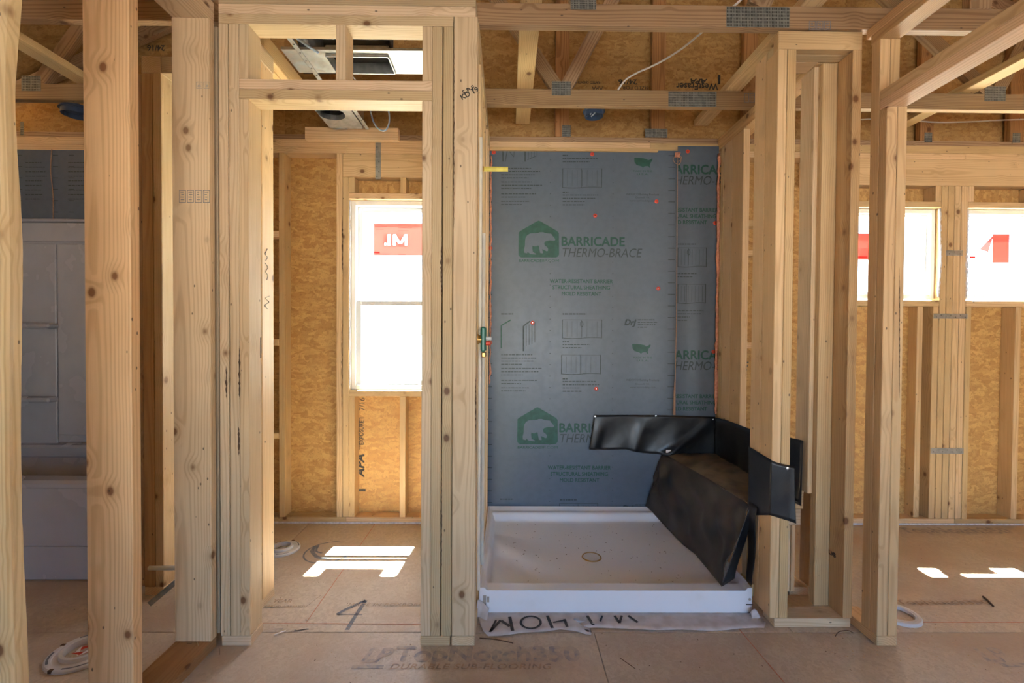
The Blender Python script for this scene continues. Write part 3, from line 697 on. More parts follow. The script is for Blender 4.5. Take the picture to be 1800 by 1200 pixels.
def ftext(s, px, py, size, mat, sx=1.0, bold=0.02, shear=0.0, flip=False, space=1.0):
    o = fz(px, py); u = (-1, 0, 0) if flip else EX; v = (0, -1, 0) if flip else EY
    text(s, size, o, u, v, mat, fl, bold, shear, sx=sx, th=0.0010, space=space)
ftext('LP', 632, 1163, 0.105, GREYINK, 0.95, 0.04, 0.25)
p = fz(617, 1175); board('print_bar', fl, p.x, p.x+0.115, p.y, p.y+0.016, 0.0006, 0.0011, GREYINK, bev=0)
ftext('TopNotch350', 690, 1162, 0.115, GREYINK, 1.06, 0.035)
ftext('DURABLE SUB-FLOORING', 683, 1176, 0.038, FAINTINK, 1.22, 0.02, 0.2, space=1.12)
ftext('LP', 1735, 1163, 0.11, GREYINK, 0.95, 0.04, 0.25, flip=False)
p = fz(1765, 1172); board('print_bar', fl, p.x, p.x+0.16, p.y, p.y+0.02, 0.0006, 0.0011, GREYINK, bev=0)
ftext('TopNotch350', 1592, 937, 0.12, GREYINK, 1.0, 0.035)
ftext('TopNotch350', 1580, 1062, 0.05, FAINTINK, 1.5, 0.02)
ftext('MADE IN ROXBORO, NC', 610, 1065, 0.030, FAINTINK, 1.15, 0.01, 0.15, space=1.1)
ftext('YEAR', 478, 1059, 0.036, FAINTINK, 1.0, 0.02)
ftext('LIMITED WARRANTY', 465, 1067, 0.016, FAINTINK, 1.2, 0.02)
a, b = fz(462, 1046), fz(545, 1067)
for q0, q1 in (((a.x, a.y, 0), (b.x+.01, a.y, 0)), ((a.x, b.y, 0), (b.x-.02, b.y, 0)), ((b.x+.01, a.y, 0), (b.x-.02, b.y, 0))): fline([q0, q1], 0.003, FAINTINK, 'print_rule')
# handwritten 4 and the crossed circle
fline([fz(643, 1055), fz(625, 1063), fz(608, 1071), fz(592, 1080)], 0.016, MARKER); fline([fz(592, 1080), fz(612, 1079.5), fz(637, 1080.5)], 0.006, MARKER)
fline([fz(643, 1055), fz(631, 1073), fz(620, 1090), fz(610, 1107)], 0.017, MARKER)
c0 = fz(577, 970); cr = 0.125
fline([(c0.x+cr*math.cos(t), c0.y+cr*1.0*math.sin(t), 0) for t in [1.3+5.0*i/14 for i in range(15)]], 0.009, MARKER)
fline([fz(556, 960), fz(549, 968), fz(558, 979), fz(575, 981)], 0.022, MARKER); fline([fz(560, 958), fz(556, 968), fz(566, 972)], 0.012, MARKER)
# smudges
for px, py, s_ in ((488, 1105, .02), (527, 1108, .03), (540, 1090, .012), (585, 1046, .012), (1450, 1010, .02)):
    c = fz(px, py); P = []
    for i in range(5): P.append((c.x+random.uniform(-s_, s_), c.y+random.uniform(-s_, s_)*.4, 0))
    fline(P, s_*.25, GREYINK, 'scuff_mark')
# ================================================================== BLUE SHEATHING PANELS
YP = 2.925
seam = X_(1188, 600, YP)
pan_l = board('barrier_panel', None, mx1+.001, seam, YP, YP+.004, 0.118, AY(900, 262, YP).z, BLUE, bev=0)
tag(pan_l, 'wide left blue-grey printed barrier sheet behind the shower pan', 'sheathing', 'blue-grey barrier sheets behind the shower')
ptr = AY(1225, 256, YP).z
pan_r = board('barrier_panel', None, seam+.001, SX-.001, YP+.006, YP+.010, 0.118, ptr, BLUE, bev=0)
tag(pan_r, 'narrow right blue-grey printed barrier sheet, its lettering cut off', 'sheathing', 'blue-grey barrier sheets behind the shower')
for o in (pan_l, pan_r): o.rotation_euler = (0, 0, 0)
def fixrot(o, x0, x1, z0, z1):
    o.data = block_mesh(x1-x0, .004, z1-z0, 0, BLUE)
fixrot(pan_l, mx1+.001, seam, 0.118, AY(900, 262, YP).z); fixrot(pan_r, seam+.001, SX-.001, 0.118, ptr)
K = 812.05/YP                       # pixels per metre on the sheet
def pt(px, py, y=YP): return AY(px, py, y)
def ptext(s, px, py, hpx, mat=INK, par=None, right=None, bold=0.0, shear=0.0, align='LEFT', sx=1.0, clip=None, y=None):
    """lettering with cap height hpx; right gives the px where the line ends, to fit the width"""
    y = y or YP; par = par or pan_l
    size = hpx/K/0.70
    o = pt(px, py, y); 
    if right:
        o2 = pt(right, py, y); cu = bpy.data.curves.new('m', 'FONT'); cu.body = s; cu.size = size; cu.shear = shear
        t = bpy.data.objects.new('m', cu); C.objects.link(t); bpy.context.view_layer.update(); wd = t.dimensions.x
        bpy.data.objects.remove(t); bpy.data.curves.remove(cu); sx = (o2.x-o.x)/wd
        if align == 'CENTER': o = (o+o2)/2
    text(s, size, o, EX, EZ, mat, par, bold, shear, align, sx, clip=clip)
HOUSE = [(88, 215), (108, 195), (330, 65), (350, 58), (372, 65), (595, 195), (618, 222), (620, 505), (600, 535), (575, 543), (125, 543), (98, 530), (85, 505)]
BEAR = [(160, 480), (158, 440), (170, 390), (172, 330), (178, 285), (200, 250), (235, 228), (290, 225), (335, 222), (370, 210), (410, 210), (450, 225), (505, 230), (518, 232), (528, 250), (550, 275), (570, 300), (568, 318), (540, 322), (500, 318), (470, 322), (440, 332), (425, 355), (432, 385), (465, 410), (475, 430), (472, 458), (455, 462), (425, 445), (395, 435), (410, 480), (400, 490), (370, 482), (362, 440), (355, 400), (345, 385), (320, 398), (285, 398), (270, 390), (268, 420), (275, 470), (300, 485), (318, 492), (315, 505), (270, 500), (240, 497), (205, 470), (200, 490)]
def logo(dx, dy, par=pan_l):
    f = lambda u, v: (900+u/7.5+dx, 380+v/7.5+dy)
    o = pt(*f(350, 300)); 
    def pl(P, mat, th, nm):
        Q = []
        for u, v in P:
            w_ = pt(*f(u, v)); Q.append((w_.x-o.x, w_.z-o.z))
        return poly(nm, par, Q, mat, o, EX, EZ, th)
    h_ = pl(HOUSE, INK, 0.0008, 'printed_house_shape'); b_ = pl(BEAR, BLUE, 0.0014, 'printed_bear_shape')
    x, y = f(88, 605); ptext('BARRICADE', x, y-.6, 4.4, INK, par, f(385, 0)[0], 0.03); ptext('BP.COM', f(415, 0)[0]-3.4, y-.6, 4.4, INK, par, f(612, 0)[0], 0.0)
logo(0, 0); logo(-2.2, 328)
ptext('BARRICADE', 986, 431.5, 15.6, INK, right=1096, bold=0.03); ptext('THERMO-BRACE', 986, 451, 15.6, INK2, right=1126, bold=0.0, shear=0.22)
ptext('BARRICADE', 982, 759, 15.6, INK, right=1092, bold=0.03); ptext('THERMO-BRACE', 982, 777.5, 15.6, INK2, right=1122, shear=0.22)
for dy, dx in ((0, 0), (327.5, -3.5)):
    ptext('WATER-RESISTANT BARRIER', 966.5+dx, 497+dy, 6.6, INK, right=1077+dx, bold=0.03)
    ptext('STRUCTURAL SHEATHING', 971+dx, 508+dy, 6.6, INK, right=1071.5+dx, bold=0.03)
    ptext('MOLD RESISTANT', 987+dx, 519+dy, 6.6, INK, right=1056+dx, bold=0.03)
cl = (Vector((seam+.003, YP, 0)), Vector((1, 0, 0)))
def rtext(s, px, py, h_, right, bold=0.0, shear=0.0, mat=INK): ptext(s, px, py, h_, mat, pan_r, right, bold, shear, clip=cl, y=YP+.006)
for dy in (0, 327.5):
    rtext('BARRICADE', 1174, 305+dy*.995, 15.6, 1284, 0.03); rtext('THERMO-BRACE', 1173, 324+dy*.995, 15.6, 1313, 0, 0.22, INK2)
    rtext('WATER-RESISTANT BARRIER', 1152, 371.5+dy, 6.6, 1262, 0.03); rtext('STRUCTURAL SHEATHING', 1157, 382.5+dy, 6.6, 1258, 0.03); rtext('MOLD RESISTANT', 1173, 393.5+dy, 6.6, 1242, 0.03)
# small illegible paragraphs: rows of broken dashes
def dashes(px, py, wpx, rows, hpx=1.6, lead=5.6, mat=INK2, par=None, y=None, seed=0):
    rr = random.Random(seed+int(px*7+py)); bm = bmesh.new(); y = y or YP; par = par or pan_l
    o0 = pt(px+wpx/2, py, y)
    for r in range(rows):
        x = px; end = px+wpx*(rr.uniform(.72, 1) if r < rows-1 else rr.uniform(.45, .8))
        while x < end:
            L = rr.uniform(2.0, 6.5); a = pt(x, py+r*lead, y); b = pt(min(x+L, end), py+r*lead+hpx, y)
            bm.faces.new([bm.verts.new((vx-o0.x, -.0008, vz-o0.z)) for vx, vz in ((a.x, b.z), (b.x, b.z), (b.x, a.z), (a.x, a.z))]); x += L+1.1
    o = bm_obj('small_print', bm, mat, par, (o0.x, y, o0.z)); o['kind'] = 'stuff'; return o
def rect(px0, py0, px1, py1, par=None, y=None, t=1.0, div=None, loop=False, mat=INK2):
    y = y or YP; par = par or pan_l; bm = bmesh.new(); o0 = pt((px0+px1)/2, (py0+py1)/2, y)
    def q(a, b, c, d):
        p0 = pt(a, b, y); p1 = pt(c, d, y); bm.faces.new([bm.verts.new((vx-o0.x, -.0009, vz-o0.z)) for vx, vz in ((p0.x, p1.z), (p1.x, p1.z), (p1.x, p0.z), (p0.x, p0.z))])
    q(px0, py0, px1, py0+t); q(px0, py0, px0+t, py1); q(px1-t, py0, px1, py1)
    n = 20
    for i in range(n):
        a = px0+(px1-px0)*i/n; yy = py1-t+math.sin(i/n*2*PI)*0.9; q(a, yy, a+(px1-px0)/n+.05, yy+t)
    xm_ = px0+(px1-px0)*(div or .48); q(xm_, py0, xm_+.6, py1)
    for i in range(1, 8): q(px0+(px1-px0)*i/8, py0+3, px0+(px1-px0)*i/8+.22, py1-3)
    o = bm_obj('printed_panel_diagram', bm, mat, par, (o0.x, y, o0.z)); o['kind'] = 'stuff'
    if loop:
        c = pt(xm_+1, py0+8, y); V = []
        for i in range(12):
            t_ = 2*PI*i/12; V += [(c.x+.0105*math.cos(t_), y-.001, c.z+.020*math.sin(t_)), (c.x+.0065*math.cos(t_), y-.001, c.z+.0145*math.sin(t_))]
        mesh_obj('printed_ring', V, [(2*i, 2*((i+1) % 12), 2*((i+1) % 12)+1, 2*i+1) for i in range(12)], mat, par)
for dy in (0, 327.5):
    if dy: rect(988, 234+dy, 1058, 267+dy, loop=True)
    rect(988.5-dy*.006, 296+dy, 1058-dy*.006, 330+dy)
    dashes(989, 337+dy, 14, 1, 2.2); dashes(989, 342+dy, 66, 3); dashes(989, 359+dy, 50, 1, 2)
    if dy: dashes(989, 223+dy, 66, 1, 2.4); dashes(989, 272+dy, 14, 1, 2); dashes(989, 277+dy, 62, 2)
    dashes(881, 295+dy, 72, 4); dashes(881, 319+dy, 72, 3); dashes(881, 340+dy, 68, 2); dashes(881, 353+dy, 60, 2)
    if dy: dashes(881, 223+dy, 42, 1, 2.2)
    ptext('MADE IN THE', 1113, 302+dy, 3.0, INK, right=1146); ptext('U.S.A.', 1119, 307.5+dy, 3.0, INK, right=1140)
    ptext('INDEVCO Building Products', 1101, 343+dy-dy*.004, 3.6, INK2, right=1158, bold=.01); ptext('Doswell, VA', 1117, 348.5+dy, 3.2, INK2, right=1141); ptext('www.barricadebp.com', 1107, 354+dy, 3.2, INK2, right=1152)
dashes(989, 272, 16, 1, 2.2); dashes(989, 278, 66, 2)
dashes(879, 876, 42, 1, 2.2); dashes(984, 877, 62, 1, 2.4)
rect(983, 884, 1051, 905)
ptext('DrJ', 1097, 571, 10, INK2, right=1117, bold=.05, shear=.25); dashes(1121, 561, 37, 4, 1.6, 4.4)
ptext('DrJ', 1093, 896, 8, INK2, right=1112, bold=.05, shear=.25); dashes(1116, 886, 34, 1, 1.6, 4.4)
for (x0, y0) in ((1191, 435), ):
    rect(1191, 435, 1242, 469, pan_r, YP+.006, loop=True, div=.36); dashes(1191, 428, 48, 1, 2, par=pan_r, y=YP+.006); dashes(1191, 480, 46, 2, par=pan_r, y=YP+.006)
    rect(1191, 499, 1240.5, 533, pan_r, YP+.006, div=.3); dashes(1191, 545, 46, 3, par=pan_r, y=YP+.006); dashes(1191, 562, 30, 1, par=pan_r, y=YP+.006)
USA = [(208, 230), (215, 222), (300, 228), (345, 238), (352, 250), (372, 245), (398, 228), (404, 236), (396, 258), (382, 275), (376, 295), (372, 305), (378, 325), (370, 330), (358, 312), (330, 312), (310, 318), (302, 332), (292, 318), (270, 310), (232, 298), (212, 270)]
for dy, k in ((0, 1), (327, 0.99)):
    o = pt(1130, 285+dy); Q = []
    for u, v in USA:
        w_ = pt(1080+u/6-dy*.011, 240+v/6+dy); Q.append((w_.x-o.x, w_.z-o.z))
    poly('printed_map_shape', pan_l, Q, INK, o, EX, EZ)
# stud and brace pictograms
def stroke(pts, t=1.4, mat=INK2, y=None):
    y = y or YP
    for a, b in zip(pts, pts[1:]):
        p0, p1 = pt(*a, y), pt(*b, y); d = (p1-p0).normalized(); n = Vector((-d.z, 0, d.x))*t/K/2
        mesh_obj('printed_line', [p0+n+Vector((0, -.001, 0)), p0-n+Vector((0, -.001, 0)), p1-n+Vector((0, -.001, 0)), p1+n+Vector((0, -.001, 0))], [(0, 1, 2, 3)], mat, pan_l)
stroke([(884, 264), (884, 284)], 2.2); stroke([(888, 284), (892, 264)]); stroke([(894, 264), (903, 276), (904, 264)], 1); stroke([(923, 264), (923, 284)], 2.2)
for k in range(4): stroke([(929+k*5, 264), (929+k*5, 279-k*2)], .8)
stroke([(927, 281), (943, 274)], 1)
stroke([(920, 617), (920, 573), (932, 564)], 2.2)
for k in range(4): stroke([(925+k*5, 572-k*2), (925+k*5, 608-k*2)], .8)
stroke([(881, 612), (881, 572), (898, 562)], 2.0, INK)
# ruler ticks down the seams and dotted columns
bm = bmesh.new()
for k in range(31):
    for px, L in ((856, 9), (1175, 12)):
        yy = 273+k*20.3+(3 if k % 2 else 0)*0
        if yy > 885: continue
        a, b = pt(px+(0 if px < 900 else -k*.08), yy), pt(px+L+(0 if px < 900 else -k*.08), yy+1.3)
        bm.faces.new([bm.verts.new((vx, YP-.0008, vz)) for vx, vz in ((a.x, b.z), (b.x, b.z), (b.x, a.z), (a.x, a.z))])
    for px in (967, 1077):
        a, b = pt(px-k*.05, 280+k*20), pt(px+1.4-k*.05, 281.5+k*20)
        bm.faces.new([bm.verts.new((vx, YP-.0008, vz)) for vx, vz in ((a.x, b.z), (b.x, b.z), (b.x, a.z), (a.x, a.z))])
for v in bm.verts: v.co -= Vector((.5, YP, 1.2))
o = bm_obj('printed_ruler_ticks', bm, INK2, pan_l, (.5, YP, 1.2)); o['kind'] = 'stuff'
# red cap nails
for px, py in ((1041, 271), (1209, 266), (1154, 354), (1046, 379), (862, 436), (1157, 507), (936, 567), (862, 602), (1048, 683), (1257, 392), (1254, 618), (868, 268)):
    par, y = (pan_l, YP) if px < 1188 else (pan_r, YP+.006)
    p = pt(px, py, y)
    c = lathe('cap_nail', par, [(0.0125, 0), (0.0125, 0.0015), (0.010, 0.003), (0.004, 0.003), (0, 0.003)], p, REDP, 16, 'Y'); c.scale = (1, 1, 1)
    lathe('nail_head', c, [(0.003, 0.003), (0.003, 0.0045), (0, 0.0045)], p, STEEL, 8, 'Y')
# pink foam beads up both edges of the sheets
def bead(name, x, y, z0, z1, r, seed, label, sx=1.0):
    rr = random.Random(seed); P = []
    n = 60
    for i in range(n+1): P.append((x+rr.uniform(-.003, .003), y+rr.uniform(-.003, .003), z0+(z1-z0)*i/n))
    o = tube(name, None, P, r, PINKF, 7, False, rfun=lambda t: r*(.6+.8*rr.random())); return tag(o, label, 'sealant', 'pink foam seals along the blue sheets')
bead('foam_sealant', SX-.008, YP-.012, .72, 2.36, .009, 2, 'pink foam sealant up the right edge of the blue sheets')
bead('foam_sealant', mx1+.011, YP-.013, .9, 2.33, .005, 4, 'pink foam sealant up the left edge of the blue sheets')
# twine with its knot
yt = 2.90
P = [AY(1191, 276, yt), AY(1190, 400, yt), AY(1189, 560, yt), AY(1187, 660, yt), AY(1187, 729, yt)]
tw = empty('twine', AY(1191, 272, yt), 'tan twine hanging from a pink knot in front of the blue sheets', 'string')
tube('cord', tw, P, .0022, STRING, 6)
tube('frayed_end', tw, [AY(1187, 660, yt), AY(1185.5, 690, yt), AY(1185.5, 729, yt)], .006, STRING, 7, rfun=lambda t: .002+.006*t)
k0 = AY(1191, 272, yt)
tube('knot', tw, [k0+Vector((.012*math.cos(i*1.3), .006*math.sin(i*2.1), .010*math.sin(i*1.7))) for i in range(14)], .006, PINKF, 7)
for d_ in ((-.028, -.05), (.02, -.055), (.024, -.035)):
    tube('loop', tw, [k0, k0+Vector((d_[0], -.004, d_[1]*.5)), k0+Vector((d_[0]*.7, -.006, d_[1])), k0+Vector((0, -.004, d_[1]*1.2))], .0018, STRING, 6)
# ================================================================== SHOWER PAN
px0, px1, py0, py1 = -0.118, 1.078, 1.998, 2.915
def prof_edge(d, top, w_):       # height against the distance from that edge
    if d < w_: return top
    if d < w_+.03: return top-(top-.055)*((d-w_)/.03)**1
    return None
def pz(x, y):
    dl, dr, df, db = x-px0, px1-x, y-py0, py1-y
    h = 0.050 + 0.010*min(1, math.hypot(x-.44, y-2.42)/.5)
    def up(d, w_, t_, s_, h):
        if d <= w_: return max(h, t_)
        if d < w_+s_:
            k = (d-w_)/s_; k = k*k*(3-2*k); return max(h, t_+(0.058-t_)*k)
        return h
    h = up(df, .060, .100, .035, h); h = up(dl, .022, .112, .028, h); h = up(dr, .018, .112, .028, h)
    h = up(db, .050, .106, .030, h)
    if db <= .022: h = .126
    if dl <= .010 or dr <= .008:
        h = max(h, .100 if df < .05 else .118)
    return h
def brk(a, b, w1, s1, w2, s2, e=.009, n=26):
    L = [0, e, e+.002, w1-.002, w1] + [w1+s1*i/5 for i in range(1, 6)]
    R_ = [b-a-q for q in ([0, e, e+.002, w2-.002, w2] + [w2+s2*i/5 for i in range(1, 6)])][::-1]
    m = [L[-1]+(R_[0]-L[-1])*i/n for i in range(1, n)]
    return [a+q for q in L+m+R_]
gx = brk(px0, px1, .022, .028, .018, .028); gy = brk(py0, py1, .060, .035, .050, .030, .022)
bm = bmesh.new(); grid = [[bm.verts.new((x, y, pz(x, y))) for x in gx] for y in gy]
for j in range(len(gy)-1):
    for i in range(len(gx)-1): bm.faces.new((grid[j][i], grid[j][i+1], grid[j+1][i+1], grid[j+1][i]))
base = {}
def bv(v):
    if v not in base: base[v] = bm.verts.new((v.co.x, v.co.y, 0.001))
    return base[v]
edge = [grid[0][i] for i in range(len(gx))] + [grid[j][-1] for j in range(1, len(gy))] + [grid[-1][i] for i in range(len(gx)-2, -1, -1)] + [grid[j][0] for j in range(len(gy)-2, 0, -1)]
for a, b in zip(edge, edge[1:]+edge[:1]): bm.faces.new((a, bv(a), bv(b), b))
sp = empty('shower_pan', (.44, 2.42, 0), 'dusty white square shower pan with a covered drain', 'shower pan')
me = bpy.data.meshes.new('basin'); bm.normal_update(); bm.to_mesh(me); bm.free(); me.materials.append(PANM)
for p_ in me.polygons: p_.use_smooth = True
if hasattr(me, 'set_sharp_from_angle'): me.set_sharp_from_angle(angle=math.radians(50))
o = bpy.data.objects.new('basin', me); link(o, sp)
dc = AZ(1040, 979, .052)
dr = lathe('drain_rim', sp, [(.048, -.004), (.052, .0), (.050, .004), (.046, .004), (.044, -.003)], (dc.x, dc.y, .052), BRASS, 32)
lathe('drain_cover', sp, [(.044, -.002), (.044, .002), (0, .002)], (dc.x, dc.y, .052), WHITE, 32)
# maker's decals on the front edge (unreadable at this size)
p, q = AY(849, 1046, py0), AY(853, 1062, py0); board('decal', sp, p.x, q.x+.004, py0-.0012, py0-.0002, q.z, p.z, GREYINK, bev=0)
p, q = AY(856, 1048, py0), AY(860, 1058, py0); board('decal', sp, p.x, q.x, py0-.0012, py0-.0002, q.z, p.z, GREYINK, bev=0)
p, q = AY(1311, 1061, py0), AY(1323, 1063, py0); board('decal', sp, p.x, q.x, py0-.0012, py0-.0002, q.z, p.z, BLACKINK, bev=0)
c = AY(1318, 1053, py0); lathe('decal', sp, [(.006, 0), (.006, .0008), (.0035, .0008)], (c.x, py0, c.z), GREYINK, 16, 'Y')
# dirt crumbs in the pan: one heap nobody would count
bm = bmesh.new(); rr = random.Random(11)
for k in range(120):
    x, y = rr.uniform(px0+.09, .9), rr.uniform(py0+.12, py1-.12); L = rr.uniform(.0015, .005); a = rr.uniform(0, PI); w_ = L*.35
    z = pz(x, y)+.0012
    d = Vector((math.cos(a)*L, math.sin(a)*L, 0)); n = Vector((-d.y, d.x, 0))*.35
    vs = [bm.verts.new(Vector((x, y, z))+q) for q in (d+n, -d+n, -d-n, d-n)]; t_ = bm.verts.new((x, y, z+.0015)); bm.faces.new(vs)
    for a_, b_ in zip(vs, vs[1:]+vs[:1]): bm.faces.new((a_, b_, t_))
o = bm_obj('pan_debris', bm, TWIG); tag(o, 'fine dark crumbs scattered in the white shower pan', 'debris', kind='stuff')
# wrap sheet under the pan with marker letters
bm = bmesh.new()
A = [(838, 1078), (842, 1092), (850, 1110), (858, 1117), (880, 1116), (920, 1112), (960, 1110), (985, 1106), (1005, 1107), (1015, 1109), (1030, 1115), (1039, 1117), (1040, 1112), (1012, 1104), (1045, 1102), (1100, 1105), (1150, 1108), (1200, 1106), (1260, 1108), (1300, 1104), (1330, 1103), (1343, 1104), (1346, 1094), (1330, 1080)]
front = [AZ(x, y, .003+.004*abs(math.sin(i*1.9))) for i, (x, y) in enumerate(A)]
back = [Vector((min(max(p.x, px0+.02), px1+.03), 1.9965, .002)) for p in front]
n = 4; R3 = [[bm.verts.new(a.lerp(b, j/n)+Vector((0, 0, .003*math.sin(i*1.3+j*2)*(j < n)*.7))) for i, (a, b) in enumerate(zip(front, back))] for j in range(n+1)]
for j in range(n):
    for i in range(len(A)-1): bm.faces.new((R3[j][i], R3[j][i+1], R3[j+1][i+1], R3[j+1][i]))
for v in bm.verts: v.co.z = max(v.co.z, .0015)
hw = empty('wrap_sheet', (.45, 1.96, 0), 'torn whitish wrap sheet with black letters under the shower pan', 'sheet')
o = bm_obj('sheet', bm, HOUSEW, hw, smooth=True); md = o.modifiers.new('t', 'SOLIDIFY'); md.thickness = .0012; md.offset = 1
surf('curled_corner', hw, lambda u, v: Vector((-.124+.05*u-.008*v, 1.985-.035*v+.01*math.sin(u*5), .062*(1-v)**1.3*(1-.5*u)+.004)), 10, 10, HOUSEW)
surf('curled_corner', hw, lambda u, v: Vector((1.055+.052*u, 1.955+.02*v, .004+.035*math.sin(PI*v)*math.sin(PI*min(1, u+.2)))), 8, 8, HOUSEW)
def bstroke(pts, wd=.011):
    P = [AZ(x, y, .0) for x, y in pts]
    for a, b in zip(P, P[1:]):
        d = (b-a).normalized(); nn = Vector((-d.y, d.x, 0))*wd/2; z = Vector((0, 0, .0085))
        mesh_obj('marker_letter', [a+nn+z, a-nn+z, b-nn+z, b+nn+z], [(0, 1, 2, 3)], BLACKINK, hw)
bstroke([(861, 1114), (872, 1093)], .009); bstroke([(862, 1113), (880, 1093)], .012); bstroke([(881, 1094), (896, 1104)], .014); bstroke([(896, 1087), (901, 1112)], .014)
P = [AZ(933+17.5*math.cos(t), 1097+10.8*math.sin(t), 0) for t in [2*PI*i/24 for i in range(25)]]
for a, b in zip(P, P[1:]):
    d = (b-a).normalized(); nn = Vector((-d.y, d.x, 0))*.0055; z = Vector((0, 0, .0085)); mesh_obj('marker_letter', [a+nn+z, a-nn+z, b-nn+z, b+nn+z], [(0, 1, 2, 3)], BLACKINK, hw)
bstroke([(962, 1085), (971, 1107)], .013); bstroke([(972, 1097), (993, 1093)], .009); bstroke([(992, 1091), (997, 1105)], .012)
bstroke([(1032, 1085), (1043, 1102)], .013); bstroke([(1059, 1085), (1055, 1095)], .008); bstroke([(1080, 1085), (1089, 1098)], .012); bstroke([(1093, 1085), (1089, 1098)], .010); bstroke([(1104, 1085), (1121, 1097)], .013)
# ================================================================== BENCH AND LINER
bf = empty('bench_frame', (1.2, 2.45, 0), 'lumber frame of the shower bench, its rails seen through the chase', 'bench')
board('rail', bf, 1.20, SX+.03, 2.092, 2.130, .425, .510, tint=(.95, .92, .9)); board('rail', bf, 1.20, SX+.02, 2.094, 2.132, .350, .424, tint=(.85, .82, .8))
board('leg', bf, 1.10, 1.138, 2.094, 2.132, .001, .349)
board('leg', bf, SX-.06, SX-.022, 2.10, 2.138, T, .349, tint=(1.1, 1.1, 1.1)); board('leg', bf, SX-.018, SX, 2.10, 2.138, T, .349, tint=(1.1, 1, .9))
board('seat_board', bf, 1.105, SX-.002, 2.14, 2.915, .441, .455, OSB)
o = board('wood_block', None, 1.088, 1.098, 2.02, 2.12, .062, .115, tint=(.9, .8, .62)); tag(o, 'small wooden shim standing at the right edge of the shower pan', 'block')
ln = empty('shower_liner', (1.1, 2.5, .45), 'black rubber shower liner draped over the bench and up the walls', 'liner')
def q4(P, u, v):
    a = P[0].lerp(P[1], u); b = P[3].lerp(P[2], u); return a.lerp(b, v)
DUST2 = noisy('sawdust_on_membrane', (0.045, 0.038, 0.030), (0.19, 0.155, 0.11), 8, 0.5, 0.7, bump=0.002, det=6, lo=0.25, hi=0.62)
# 1 flap on the back wall  (u along x, v downwards)
yb = YP-.006
top = [AY(1044, 729, yb), AY(1150, 729, yb), AY(1257, 732, yb)]
bot = [AY(1035, 789, yb), AY(1060, 790, yb), AY(1100, 789, yb), AY(1130, 796, yb), AY(1155, 797, yb), AY(1200, 800, yb), AY(1260, 802, yb)]
def edgeline(L, u):
    t = u*(len(L)-1); i = min(int(t), len(L)-2); return L[i].lerp(L[i+1], t-i)
def flap(u, v):
    p = edgeline(top, u).lerp(edgeline(bot, u), v)
    wv = .020*v*(math.exp(-((u-.42)/.05)**2)+.8*math.exp(-((u-.06)/.05)**2)+.5*math.exp(-((u-.75)/.06)**2))+.006*math.sin(u*17+v*3)*v
    fold = .03*math.exp(-((u-.98+.25*v)/.04)**2)*v
    return p+Vector((0, -.004-wv-fold, 0))
surf('wall_flap', ln, flap, 60, 14, LINER)
# 2 flap on the right wall (along y)
xw = SX-.008
tR = [Vector((xw, YP-.01, AY(1257, 733, YP).z)), Vector((xw, 2.50, AX(1317, 752, xw).z)), Vector((xw, 2.04, AX(1425, 780, xw).z))]
def flap2(u, v):
    a = edgeline(tR, u); b = Vector((xw, a.y, .458)); p = a.lerp(b, v)
    return p+Vector((-.003-.010*v*abs(math.sin(u*9)), 0, .004*math.sin(u*8)*(1-v)))
surf('wall_flap', ln, flap2, 40, 10, LINER)
# 3 seat cover
S0, S1 = Vector((1.005, YP-.012, .462)), Vector((xw, YP-.012, .462)); S2, S3 = Vector((xw, 2.06, .462)), Vector((1.095, 2.06, .462))
def seat(u, v):
    p = q4([S0, S1, S2, S3], u, v); r = .009*math.sin((u*2.2+v*9)*PI)*math.exp(-((v-.35)/.25)**2)+.004*math.sin(u*13+v*21)
    return p+Vector((0, 0, .004+abs(r)*.8-.010*(1-u)**6))
surf('seat_cover', ln, seat, 40, 50, DUST2, label='dusty crumpled top of the liner on the bench seat')
# 4 front drape: from the seat edge down over the pan
eT = [Vector((.985, YP-.012, .455)), Vector((1.015, 2.8, .458)), Vector((1.06, 2.4, .460)), Vector((1.092, 2.15, .455)), Vector((1.095, 2.06, .45))]
def pp(px, py): return AZ(px, py, .070)
eB = [AZ(1135, 890, .128), AZ(1146, 900, .112), AZ(1170, 927, .068), AZ(1200, 958, .066), AZ(1222, 975, .066), AZ(1246, 1004, .066), AZ(1268, 1031, .104)]
def drape(u, v):
    a = edgeline(eT, u); b = edgeline(eB, u); p = a.lerp(b, v); bulge = .035*math.sin(PI*v)*(.4+.6*math.sin(PI*u))
    rip = .014*math.sin(v*7+u*15)*math.sin(PI*v)+.006*math.sin(v*17-u*31)*math.sin(PI*v)+.022*math.exp(-((u-.12)/.05)**2)*math.sin(PI*v)
    return p+Vector((-.2*bulge-rip, 0, bulge*.5+.004))
surf('front_drape', ln, drape, 56, 34, DUSTY)
# side of the drape, hanging at the back against the printed sheet
cA, cB = AY(1163, 796, YP-.01), AY(1136, 890, YP-.02)
surf('side_drape', ln, lambda u, v: (cA.lerp(cB, v)).lerp(Vector((1.03-.06*v, YP-.05-.03*v, .455-.325*v)), u)+Vector((0, -.014*math.sin(u*PI)-.01*math.sin(v*6)*u, 0)), 14, 20, LINER)
# front end of the drape folding back to the post
F0, F1 = Vector((1.095, 2.06, .45)), Vector((nx0-.003, 1.985, .43))
G0, G1 = AZ(1268, 1031, .104), Vector((nx0-.03, 2.04, .10))
surf('end_fold', ln, lambda u, v: q4([Vector((1.094, 2.055, .455)), Vector((nx0-.004, 2.05, .455)), Vector((1.045, 2.07, .115)), G0], u, v)+Vector((.01*math.sin(v*5)*u, 0, 0)), 12, 20, LINER)
o = surf('hanging_strip', ln, lambda u, v: Vector((nx0-.008-.004*math.sin(v*8), 1.992+.075*u+.03*v*(1-u), .47-.36*v)), 8, 20, LINER)
